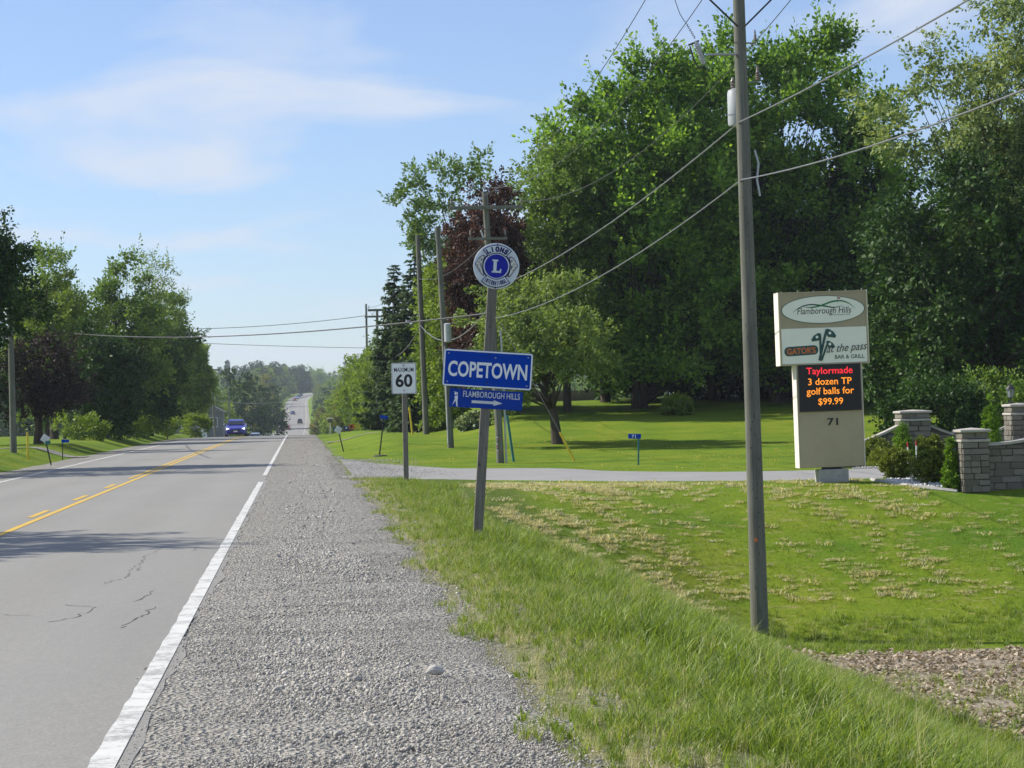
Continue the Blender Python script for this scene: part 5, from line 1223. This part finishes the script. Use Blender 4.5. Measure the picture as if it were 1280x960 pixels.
def garden_wall(label, x0, y0, x1, y1, z, hf, th=.30):
    L = math.hypot(x1 - x0, y1 - y0)
    root = thing('stone_wall', label, 'wall', (x0, y0, z), (0, 0, math.atan2(y1 - y0, x1 - x0)))
    n = 14; us = np.linspace(0, L, n); top = np.array([hf(u / L) for u in us])
    core = MB(); core.prism([(us[k], top[k] - .03) for k in range(n)] + [(L, -.3), (0, -.3)], -th / 2 + .03, th / 2 - .03); core.build('core', 'mortar', root)
    capm = MB()
    for k in range(n - 1):
        a = math.atan2(top[k+1] - top[k], us[k+1] - us[k])
        capm.box(((us[k] + us[k+1]) / 2, 0, (top[k] + top[k+1]) / 2), (math.hypot(us[k+1] - us[k], top[k+1] - top[k]) + .004, th + .06 + .002 * (k % 2), .06), rot=(0, -a, 0))
    capm.build('coping', 'cap_stone', root)
    rh = .15; zz = -.12; row = 0
    while zz < top.max() - .08:
        u = -rng.uniform(0, .2)
        while u < L:
            ll = rng.uniform(.2, .48); a, b = max(u, 0), min(u + ll, L); u += ll
            if b - a < .06: continue
            ht_ = min(rh, np.interp([a, b], us, top).min() - .04 - zz)
            if ht_ < .05: continue
            for s in (-1, 1): put_stone(root, ((a + b) / 2, s * (th / 2 - .035), zz + ht_ / 2), (b - a - .012, .085, ht_ - .012))
        zz += rh; row += 1
    return root
zb = gzf(14.69, 50)
pillar('shaded stone pillar nearest the camera at the right, beside the columnar shrub', 14.69, 50.1, zb - .02, .60, .60, 1.46)
garden_wall('shaded stone wall with upswept coping running right from the nearest pillar', 15.0, 50.1, 18.2, 50.5, zb - .02, lambda u: 1.04 + .75 * (u * 1.1) ** 1.6 - .06 * math.sin(u * 3.1))
pillar('stone pillar on the far side of the driveway, between two low walls', 16.82, 63, gzf(16.82, 63) - .05, .82, .70, 1.62)
garden_wall('low stone wall with sloping coping running left behind the pylon sign', 14.35, 63, 16.4, 63, gzf(15.4, 63) - .05, lambda u: .52 + .64 * u ** 1.5)
garden_wall('low stone wall with dipped coping between the far pillar and the lamp pillar', 17.25, 63, 19.6, 62.4, gzf(18, 63) - .05, lambda u: 1.16 - .62 * math.sin(min(1, u * 1.25 + .02) * math.pi / 2) + .66 * u ** 2.2)
pc = pillar('stone pillar carrying the carriage lamp at the right edge', 18.32, 58, gzf(18.3, 58) - .1, .70, .66, 1.78)
lz = gzf(18.3, 58) - .1 + 1.78 - .045
lm = thing('carriage_lamp', 'small grey carriage lamp standing on the right hand stone pillar', 'lamp', (18.06, 58, lz))
MB().lathe([(.07, 0), (.07, .02), (.022, .04), (.02, .12), (.06, .14)], 10).build('stem', 'dark_metal', lm)
MB().lathe([(.06, .14), (.095, .34), (.095, .345)], 6).build('lantern_glass', 'lamp_glass', lm)
cg = MB()
for k in range(6): cg.path([(.062 * math.cos(k * 1.047), .062 * math.sin(k * 1.047), .14), (.098 * math.cos(k * 1.047), .098 * math.sin(k * 1.047), .345)], .007, 4)
cg.build('cage', 'steel', lm)
MB().lathe([(.125, .345), (.12, .36), (.06, .44), (.02, .47), (.022, .50), (.005, .53)], 8).build('roof', 'dark_metal', lm)
gt = thing('iron_gate', 'black iron gate leaf hung against the lamp pillar', 'gate', (18.55, 57.5, gzf(18.5, 57.5)))
MB().box((0, 0, .75), (.09, .09, 1.45), bev=.008).build('post', 'dark_metal', gt)
MB().box((.14, .05, .72), (.04, .05, 1.35)).build('stile', 'dark_metal', gt)
for k in range(7): MB().path([(.26 + .12 * k, .05, .1), (.26 + .12 * k, .05, 1.3 + .05 * math.sin(k))], .012, 6).build('bar', 'dark_metal', gt)
for zz in (.14, 1.2): MB().box((.58, .05, zz), (.92, .03, .04)).build('rail', 'dark_metal', gt)
tb = thing('entry_panel', 'small dark teal entry panel on a post between the stone walls', 'panel', (15.98, 56, gzf(15.98, 56)))
MB().box((0, .03, .40), (.05, .05, .9)).build('post', 'dark_metal', tb); MB().box((0, 0, .66), (.25, .05, .38), bev=.01).build('board', 'teal_paint', tb)

# planting round the gate
def shrub(name, label, x, y, w, h, mt, seed, group=None, n=40, leaf=.07, up=.5, z=None):
    return tree(name, label, 'shrub', x, y, [(0, 0, h * .5, w * .5, w * .5, h * .48)], mt, seed, group, n_puff=n, puff_r=w * .16, shoots=12, leaves=12, leaf=leaf, shoot=w * .16, up=up, r0=.02, frac=.3, fork=.1, inner=.6, z=z)
def cone_shrub(label, x, y, w, h, seed):
    r_ = np.random.default_rng(seed)
    lob = [(0, 0, h * q, w * .5 * (1.04 - q), w * .5 * (1.04 - q), h * .14) for q in (.12, .26, .4, .54, .68, .8, .9)]
    return tree('dwarf_conifer', label, 'shrub', x, y, lob, 'dwarf_needle', seed, n_puff=int(90 * h), puff_r=w * .12, shoots=12, leaves=10, leaf=.05, shoot=w * .14, up=.6, r0=.03, frac=.1, fork=.1, inner=.7)
shrub('round_shrub', 'clipped round shrub beside the pylon sign, in front of the low wall', 15.35, 61.3, .68, .62, 'shrub_leaf', 601, z=gzf(15.35, 61.3) + .12)
cone_shrub('bright green conical dwarf conifer in front of the far stone pillar', 16.05, 61.2, .78, 1.15, 602)
shrub('round_shrub', 'clipped round shrub just right of the conical conifer', 16.85, 61.5, .62, .66, 'shrub_leaf', 603, z=gzf(16.85, 61.5) + .14)
shrub('loose_shrub', 'low loose shrub below the round shrub nearest the pylon sign', 15.32, 60.5, .62, .42, 'shrub_leaf', 604)
shrub('striped_plant', 'low plant with long pale edged leaves at the foot of the conical conifer', 15.62, 60.3, .55, .28, 'hosta_leaf', 605, leaf=.16, n=16, up=.2)
shrub('loose_shrub', 'spreading green shrub in the near bed, furthest left', 13.62, 52.5, .66, .66, 'shrub_leaf', 606, n=60, leaf=.06)
shrub('loose_shrub', 'spreading green shrub in the near bed beside the columnar conifer', 14.02, 51.1, .64, .70, 'shrub_leaf', 607, n=60, leaf=.06)
shrub('loose_shrub', 'low shrub at the back of the near bed behind the red tipped stakes', 14.75, 53.2, .6, .6, 'shrub_leaf', 608, n=40)
cone_shrub('narrow columnar conifer against the left face of the nearest pillar', 14.26, 50.2, .42, 1.15, 609)
cone_shrub('bright green conical conifer rising behind the nearest pillar', 16.60, 55, .62, 1.75, 610)
shrub('loose_shrub', 'dark leafy shrub behind the dipped wall, left of the conifer behind the nearest pillar', 21.6, 78, 3.0, 2.2, 'dark_leaf', 611, n=90, leaf=.16)
shrub('loose_shrub', 'green leafy shrub behind the wall beside the lamp pillar', 24.4, 80, 2.8, 2.4, 'mid_leaf', 612, n=90, leaf=.16)
for k, (x, y) in enumerate(((14.12, 53.4), (14.30, 53.3))):
    st = thing('marker_stake', ('left one of the two red tipped white stakes in the shrub bed', 'right one of the two red tipped white stakes in the shrub bed')[k], 'stake', (x, y, gzf(x, y)), group='red tipped stakes in the shrub bed')
    MB().path([(0, 0, -.1), (0, 0, .74 + .03 * k)], .016, 6).build('rod', 'sign_white', st); MB().path([(0, 0, .741 + .03 * k), (0, 0, .85 + .03 * k)], .018, 6).build('tip', 'red_paint', st)
n = 900
bx_, by_ = rng.uniform(13.1, 14.6, n), rng.uniform(50.4, 53.2, n)
k = ((bx_ - 13.95) / .78) ** 2 + ((by_ - 51.6) / 1.25) ** 2 < 1
bx_, by_ = bx_[k], by_[k]
b2x, b2y = rng.uniform(14.6, 17.6, 500), rng.uniform(59.6, 60.8, 500)
bx_, by_ = np.concatenate([bx_, b2x]), np.concatenate([by_, b2y])
wpeb = [pebble(800 + k, M['white_stone']) for k in range(3)]
tag(scatter('white_gravel', np.stack([bx_, by_, gz(bx_, by_) + .02], 1), rng.uniform(0, 6.28, (len(bx_), 3)), rng.uniform(.03, .065, len(bx_)), wpeb), 'white decorative stones in the shrub beds')
ek = [(13.15, 53.0), (13.0, 52.2), (13.15, 51.2), (13.55, 50.5), (14.0, 50.15), (14.3, 49.95)]
tag(MB().path([(x, y, gzf(x, y) + .01) for x, y in ek], .055, 6).build('bed_edging', 'concrete'), 'low curved concrete edging round the near shrub bed', 'garden edging')
tag(MB().path([(x, y, gzf(x, y) + .02) for x, y in ((14.3, 59.7), (15.2, 59.55), (16.5, 59.5), (17.6, 59.7))], .05, 6).build('bed_edging', 'concrete'), 'low concrete edging of the far shrub bed along the driveway', 'garden edging')

# ------------------------------------------------------------------ small roadside things
def marker(label, x, y, h, tiltd, name='marker_post', mat='dark_metal', w=.05, cat='marker post'):
    root = thing(name, label, cat, (x, y, gzf(x, y)), (0, R(tiltd), 0))
    MB().box((0, 0, h / 2 - .1), (w, w * .6, h + .2)).build('post', mat, root); return root
o = marker('blue house number plate 71 on a thin post beyond the driveway', 10.43, 72, .95, 2, 'number_post', 'teal_paint', .05, 'house number')
MB().box((-.13, -.03, .90), (.40, .015, .15), bev=.004).build('plate', 'sign_blue', o); lettering('lettering', '71', .13, .10, (-.16, -.0385, .90), 'sign_white', o, .004, bold=.02)
o = marker('white diamond marker on a dark post leaning left, right of the road', 1.72, 100, 1.15, -12)
MB().box((0, -.03, .98), (.27, .012, .27), rot=(0, R(45), 0), bev=.003).build('diamond', 'sign_grey', o)
o = marker('black post with small blue plate leaning right, on the right hand lawn', 2.86, 88, 1.55, 8, 'number_post', 'dark_metal', .05, 'house number')
MB().box((0.0, -.03, 1.5), (.30, .012, .13)).build('plate', 'sign_blue', o)
tag(MB().lathe([(.02, -.02), (.30, -.02), (.24, .05), (.08, .07), (.02, .06)], 14, (2.9, 87.8, gzf(2.9, 87.8))).build('culvert_lid', 'dark_hole'), 'dark round lid in the grass at the foot of the leaning black post', 'lid')
o = marker('white diamond marker on a dark post leaning left, on the left hand verge', -9.62, 90, 1.15, -11)
MB().box((0, -.03, 1.02), (.28, .012, .28), rot=(0, R(45), 0), bev=.003).build('diamond', 'sign_grey', o)
MB().box((.07, -.035, .86), (.2, .012, .12)).build('plate', 'teal_paint', o)
o = marker('small blue house number plate on a thin post, left hand verge', -10.2, 100, .85, 1, 'number_post', 'dark_metal', .04, 'house number')
MB().box((.12, -.03, .80), (.32, .015, .13)).build('plate', 'sign_blue', o)
def stake(label, x, y, h, t, r=.035): tag(MB().path([(0, 0, -.1), (h * math.tan(R(t)), 0, h)], r, 8).build('marker_stake', 'yellow_paint'), label, 'stake').location = (x, y, gzf(x, y))
stake('yellow plastic marker stake beside the left hand utility pole', -10.95, 94, 1.1, 0, .04)
stake('yellow marker stake between the dark trunks behind the purple tree', -13.0, 150, 1.6, 8)
stake('leaning yellow marker stake beside the tall bare pole', 5.28, 112, 1.35, -6, .045)
mb_ = thing('mailbox', 'white board mailbox on a post at the foot of the left hand trees', 'mailbox', (-10.6, 184, gzf(-10.6, 184)))
MB().box((0, 0, .35), (.1, .1, .9)).build('post', 'post_wood', mb_); MB().box((-.05, 0, .98), (.62, .35, .5), bev=.06).build('box', 'sign_grey', mb_)
# clutter of lawn signs by the crest
bh = thing('feeder_box', 'small wooden feeder with pale roof on a white post by the crest', 'bird feeder', (2.23, 190, gzf(2.23, 190)))
MB().box((0, 0, .45), (.09, .09, 1.1)).build('post', 'sign_white', bh); MB().box((0, 0, 1.1), (.36, .3, .3)).build('house', 'fence_wood', bh); MB().prism([(-.34, 1.26), (.34, 1.26), (.22, 1.38), (-.22, 1.38)], -.28, .28).build('roof', 'cream', bh)
for x, w, hgt, mt, m2, lab in ((2.62, .50, .36, 'teal_paint', 'teal_paint', 'small teal board between two posts by the crest'), (3.91, .44, .40, 'orange', 'sign_black', 'small orange lawn sign with black spot by the crest'),
                               (4.42, .44, .36, 'yellow_paint', 'orange', 'small yellow lawn sign beside the orange one'), (5.06, .44, .30, 'sign_blue', 'sign_grey', 'small blue lawn sign furthest right by the crest'), (3.50, .36, .24, 'sign_blue', 'sign_white', 'small blue and white lawn sign left of the orange one')):
    s = thing('lawn_sign', lab, 'sign', (x, 187, gzf(x, 187)))
    for q in (-1, 1): MB().box((q * w * .4, 0, .15), (.03, .03, .5)).build('leg', 'dark_metal', s)
    b = MB().box((0, -.02, .22 + hgt / 2), (w, .02, hgt)).build('board', mt, s); MB().box((-.02, -.036, .22 + hgt / 2), (w * .42, .01, hgt * .5)).build('mark', m2, b)
shrub('verge_shrub', 'dark green low conifer bush beside the speed sign lawn, at the far edge', 4.9, 150, 1.6, 1.2, 'dark_leaf', 620, leaf=.2)
shrub('hosta_plant', 'variegated leafy plant on the lawn left of the name sign post', 8.15, 112, 1.1, .6, 'hosta_leaf', 621, leaf=.22, n=22, up=.3)
shrub('verge_shrub', 'low grey green shrub behind the tall bare pole', 7.2, 122, 1.6, .8, 'apple_leaf', 622, leaf=.17)
shrub('verge_shrub', 'small bright shrub at the foot of the dark trees behind the lawn', 18.2, 112, 1.2, .8, 'fresh_leaf', 623, leaf=.17)
tag(MB().path([(-.055, 0, 0), (-.03, 0, .012), (0, 0, .018), (.035, 0, .010), (.055, 0, -.002)], [.010, .030, .037, .032, .010], 9).build('rock', 'rock', None, True), 'single pale fist sized rock lying on the gravel', 'rock').location = (.83, 15.3, .018)

# second lane off the road, beyond the speed sign
xs = ar(1.3, 9.2, .3); tn = np.linspace(0, 1, 5)
X = np.repeat(xs[:, None], 5, 1); Y = 133.0 + (tn - .5) * 3.2 + 0 * X; Zz = gz(X, Y) + .02
me = fast_mesh('lane', np.stack([X, Y, Zz], -1).reshape(-1, 3), np.stack([(q := np.arange((len(xs) - 1) * 5).reshape(-1, 5)[:, :-1].ravel()), q + 5, q + 6, q + 1], 1))
tag(link('lane', me, 'gravel_bed'), kind='structure')
xs = np.arange(-16, -9.6, .3)
X = np.repeat(xs[:, None], 5, 1); Y = 106.0 + (tn - .5) * 3.0 + 0 * X; Zz = gz(X, Y) + .02
me = fast_mesh('lane', np.stack([X, Y, Zz], -1).reshape(-1, 3), np.stack([(q := np.arange((len(xs) - 1) * 5).reshape(-1, 5)[:, :-1].ravel()), q + 5, q + 6, q + 1], 1))
tag(link('lane', me, 'gravel_bed'), kind='structure')

# board fence behind the lawn
fz = gzf(13, 139.5) - .25
fn = thing('board_fence', 'weathered grey board fence in the shade behind the apple tree', 'fence', (9.5, 139.5, fz))
plank = MB().box((0, 0, 0), (.145, .022, .62), bev=.004).build('plank', 'fence_wood'); pm = plank.data; bpy.data.objects.remove(plank)
for k in range(62):
    o = bpy.data.objects.new('plank', pm); COL.objects.link(o); o.parent = fn; o.location = (.152 * k, rng.normal(0, .004), .62 + rng.normal(0, .01))
for k in range(5): MB().box((.05 + 2.3 * k, .07, .45), (.1, .1, 1.1)).build('post', 'fence_wood', fn)
for zz in (.42, .82): MB().box((4.7, .035, zz), (9.5, .04, .09)).build('rail', 'fence_wood', fn)

# ------------------------------------------------------------------ houses
def house(label, x, y, z, w, d, hw, hr, wall, wins, rot=0, name='house', gable_front=False):
    root = thing(name, label, 'house', (x, y, z), (0, 0, R(rot)))
    b = MB().box((0, 0, hw / 2 - .3), (w, d, hw + .6)).build('wall', wall, root)
    rf = MB(); e = .4
    if gable_front:
        rf.prism([(-w/2 - e, hw - .05), (w/2 + e, hw - .05), (0, hw + hr)], -d/2 - .3, d/2 + .3)
    else:
        v = [(-w/2 - e, -d/2 - e, hw), (w/2 + e, -d/2 - e, hw), (w/2 + e, d/2 + e, hw), (-w/2 - e, d/2 + e, hw), (-w/2 - e, 0, hw + hr), (w/2 + e, 0, hw + hr)]
        rf.add(v, [(0, 1, 5, 4), (2, 3, 4, 5), (0, 4, 3), (1, 2, 5), (0, 3, 2, 1)])
    rf.build('roof', 'shingle', root)
    for (wx, wz, ww, wh) in wins:
        f = MB().band(rrect(ww, wh, .01, c=(wx, wz)), rrect(ww + .14, wh + .14, .01, c=(wx, wz)), -d/2 - .05, -d/2 + .01).build('window', 'trim_white', root)
        MB().prism(rrect(ww + .02, wh + .02, .01, c=(wx, wz)), -d/2 - .02, -d/2 - .004).build('pane', 'glass', f)
    dr = MB().box((w * .12, -d/2 - .03, 1.05), (.95, .06, 2.1)).build('door', 'trim_white', root)
    return root
house('long low white bungalow almost hidden behind the maples', 30.5, 141, gzf(30.5, 141) - .35, 15, 8, 3.0, 2.2, 'siding', [(-5.2, 1.6, 1.6, 1.2), (-2.4, 1.6, 1.2, 1.2), (-.1, 1.6, 1.0, 1.2), (4.4, 1.6, 1.6, 1.2), (6.4, 1.6, .9, 1.4)])
house('grey house with pale roof edge behind the crest, left of the blue car', -14.6, 330, gzf(-14.6, 330) - .2, 7, 8, 4.2, 2.2, 'grey_siding', [(-1.7, 2.8, 1.0, 1.2), (.4, 2.8, 1.0, 1.2), (2.2, 2.8, 1.0, 1.2)], gable_front=True)

# ------------------------------------------------------------------ traffic signals at the far junction
def signal(label, x, y, arm, heads):
    root = thing('traffic_signal', label, 'traffic light', (x, y, gzf(x, y)))
    MB().path([(0, 0, -.3), (0, 0, 5.6)], [.14, .10], 8).build('pole', 'steel', root)
    if arm: MB().path([(0, 0, 5.3), (arm, 0, 5.9)], .08, 6).build('arm', 'steel', root)
    for hx, hz in heads:
        hd = MB().box((hx, -.2, hz), (.55, .25, 1.25), bev=.03).build('signal_head', 'signal_yellow', root)
        MB().box((hx, -.14, hz), (.95, .04, 1.65)).build('backboard', 'signal_yellow', hd)
        for q, mt in ((.38, 'red_paint'), (0, 'dark_metal'), (-.38, 'dark_metal')): MB().lathe([(.13, -.36), (.15, -.33)], 10, (hx, 0, hz + q), 'y').build('lens', mt, hd)
    return root
signal('traffic signal with two yellow heads beyond the crest, right of the blue car', -12.3, 560, 2.0, [(.9, 5.2), (1.9, 5.35)])
signal('traffic signal at the far junction, right hand side of the road', 2.3, 575, 0, [(0, 5.0)])
cw = thing('road_sign', 'white sign board at the far junction left of the road', 'road sign', (-8.9, 600, gzf(-8.9, 600)))
for q in (-1, 1): MB().box((q * 1.0, 0, 1.5), (.12, .12, 3.2)).build('leg', 'steel', cw)
MB().box((0, -.1, 2.6), (2.6, .05, 1.5), bev=.02).build('board', 'sign_grey', cw)
# guard rail on the right of the far slope
gr = thing('guard_rail', 'grey steel guard rail beside the far slope of the road', 'guard rail', (0, 0, 0))
gp_ = []
for y in np.linspace(820, 1330, 40): gp_.append((float(road_x(y)) + 6.4, y, float(road_z(y)) + .65))
rb = MB()
for a, b in zip(gp_[:-1], gp_[1:]): rb.add([(a[0], a[1], a[2] - .2), (b[0], b[1], b[2] - .2), (b[0], b[1], b[2] + .2), (a[0], a[1], a[2] + .2), (a[0] + .08, a[1], a[2] - .2), (b[0] + .08, b[1], b[2] - .2), (b[0] + .08, b[1], b[2] + .2), (a[0] + .08, a[1], a[2] + .2)], [(0, 1, 2, 3), (4, 7, 6, 5), (3, 2, 6, 7), (0, 4, 5, 1)])
rb.build('rail', 'steel', gr)
for p_ in gp_[::2]: MB().box((p_[0] + .16, p_[1], p_[2] - .35), (.14, .14, .9)).build('post', 'post_wood', gr)

# ------------------------------------------------------------------ cars
def loft(mb, secs):
    """secs: closed outlines of equal length along y"""
    n = len(secs[0][1]); v = []; f = []
    for y, pts in secs: v += [(p[0], y, p[1]) for p in pts]
    for i in range(len(secs) - 1):
        for k in range(n):
            k2 = (k + 1) % n; f.append((i * n + k, i * n + k2, (i + 1) * n + k2, (i + 1) * n + k))
    f.append(tuple(range(n))); f.append(tuple(reversed(range((len(secs) - 1) * n, len(secs) * n))))
    return mb.add(v, f)
def car(name, label, x, y, paint, heading, tall=0.0, group=None, lights=True):
    """nose points along local -y"""
    yy = float(y)
    sl = math.atan2(float(road_z(yy + 2) - road_z(yy - 2)), 4)
    hd = math.atan2(-float(road_x(yy + 5) - road_x(yy - 5)), 10)
    root = thing(name, label, 'car', (x, yy, float(road_z(yy)) + .02), (sl if heading > 0 else -sl, 0, (0 if heading > 0 else math.pi) + hd), group)
    def sec(w, zb, zt, t=.12): return [(-w + .06, zb), (w - .06, zb), (w, zb + .12), (w, zt - t), (w - .07, zt), (-w + .07, zt), (-w, zt - t), (-w, zb + .12)]
    b = MB(); k = tall
    loft(b, [(-2.12, sec(.62, .34, .56)), (-2.02, sec(.76, .22, .68)), (-1.75, sec(.85, .18, .78 + k * .3)), (-1.1, sec(.88, .17, .93 + k * .3)), (0, sec(.89, .17, .98 + k * .3)), (1.2, sec(.89, .17, 1.02 + k * .3)), (1.85, sec(.86, .2, 1.02 + k * .3)), (2.05, sec(.74, .3, .92 + k * .2))])
    b.build('body', paint, root, True)
    def cab(w, wt, zb, zt): return [(-w, zb), (w, zb), (wt, zt - .03), (wt - .08, zt), (-wt + .08, zt), (-wt, zt - .03)]
    zr = 1.46 + k; zb = .93 + k * .3
    cb = MB(); loft(cb, [(-.98, cab(.80, .72, zb - .03, zb + .02)), (-.28, cab(.80, .60, zb, zr - .05)), (.3, cab(.80, .60, zb, zr)), (1.1, cab(.80, .60, zb, zr - .03)), (1.55 + k * .3, cab(.78, .60, zb, zr - .16)), (1.85 + k * .15, cab(.74, .68, zb, zb + .08))])
    cb.build('cabin', paint, root, True)
    MB().add([(-.68, -.93, zb + .09), (.68, -.93, zb + .09), (.55, -.33, zr - .09), (-.55, -.33, zr - .09)], [(0, 1, 2, 3)]).build('windscreen', 'glass', root)
    MB().add([(-.64, 1.86 + k * .15, zb + .12), (.64, 1.86 + k * .15, zb + .12), (.54, 1.60 + k * .3, zr - .2), (-.54, 1.60 + k * .3, zr - .2)], [(3, 2, 1, 0)]).build('rear_window', 'glass', root)
    for s in (-1, 1):
        MB().add([(s * .80, -.62, zb + .08), (s * .80, .35, zb + .08), (s * .645, .3, zr - .10), (s * .645, -.2, zr - .10)], [(0, 1, 2, 3)]).build('side_window', 'glass', root)
        MB().add([(s * .80, .43, zb + .08), (s * .79, 1.35, zb + .08), (s * .645, 1.15, zr - .13), (s * .645, .38, zr - .10)], [(0, 1, 2, 3)]).build('side_window', 'glass', root)
        MB().box((s * .93, -.62, zb + .08), (.16, .1, .12), bev=.03).build('mirror', paint, root)
        h_ = MB().prism([(s * .78, .60 + k * .2), (s * .50, .56 + k * .2), (s * .52, .67 + k * .2), (s * .76, .76 + k * .25)][::s], -2.06, -1.8).build('headlight', 'headlight' if lights else 'lamp_glass', root)
        MB().prism([(s * .80, .74), (s * .56, .74), (s * .56, .90), (s * .78, .92)][::s], 1.9, 2.075).build('tail_light', 'tail_light', root)
        for wy in (-1.32, 1.3):
            w_ = MB().lathe([(.20, -.10), (.31, -.10), (.325, -.05), (.325, .05), (.31, .10), (.20, .10)], 18, (s * .80, wy, .325), 'x').build('wheel', 'tyre', root, True)
            MB().lathe([(.03, -.105), (.19, -.108), (.20, -.08), (.20, .08), (.19, .108), (.03, .105)], 12, (s * .80, wy, .325), 'x').build('rim', 'rim', w_)
    MB().prism([(-.42, .46), (.42, .46), (.38, .60), (-.38, .60)], -2.135, -2.05).build('grille', 'sign_black', root)
    MB().prism([(-.55, .24), (.55, .24), (.5, .36), (-.5, .36)], -2.10, -1.98).build('air_intake', 'sign_black', root)
    MB().box((0, -2.14, .44), (.32, .015, .12)).build('number_plate', 'sign_white', root)
    MB().box((0, 2.06, .60), (.32, .02, .12)).build('number_plate', 'sign_white', root)
    return root
def lane_x(y, s): return float(road_x(y)) + s
car('hatchback_car', 'blue hatchback with headlights on coming over the crest', -5.62, 198, 'car_blue', 1)
car('pale_car', 'pale blue car half hidden behind the crest, following the blue hatchback', -6.75, 332, 'car_pale_blue', 1, lights=False)
car('distant_car', 'red and white car low on the far road, coming this way', lane_x(735, -1.7), 735, 'car_red', 1)
car('distant_van', 'dark tall vehicle driving away in the right lane of the far road', lane_x(800, 1.75), 800, 'car_black', -1, .35)
car('distant_car', 'dark blue car alone in the middle of the far slope', lane_x(930, -1.7), 930, 'car_navy', 1, lights=False)
car('distant_car', 'red car leading the far group of cars on the slope', lane_x(1112, -1.75), 1112, 'car_red', 1)
car('distant_car', 'pale blue car second in the far group of cars', lane_x(1140, -1.75), 1140, 'car_pale_blue', 1, lights=False)
car('distant_car', 'dark blue car third in the far group of cars', lane_x(1172, -1.75), 1172, 'car_navy', 1, lights=False)
car('distant_car', 'black car last in the far group of cars', lane_x(1200, -1.75), 1200, 'car_black', 1, .2, lights=False)

# ------------------------------------------------------------------ summer haze
HB = dict(x=(-1100, 1100), y=(-60, 3700), z=(-11, 48))
hz = MB().box(((HB['x'][0] + HB['x'][1]) / 2, (HB['y'][0] + HB['y'][1]) / 2, (HB['z'][0] + HB['z'][1]) / 2), (HB['x'][1] - HB['x'][0], HB['y'][1] - HB['y'][0], HB['z'][1] - HB['z'][0])).build('haze', None)
m, nt, out = new_mat('haze')
v = N(nt, 'ShaderNodeVolumePrincipled', {'Color': (.80, .90, 1.0, 1), 'Density': 0.00015, 'Anisotropy': 0.2})
nt.links.new(v.outputs[0], out.inputs['Volume']); hz.data.materials.append(m)
tag(hz, 'thin summer haze over the far hillside', kind='stuff')
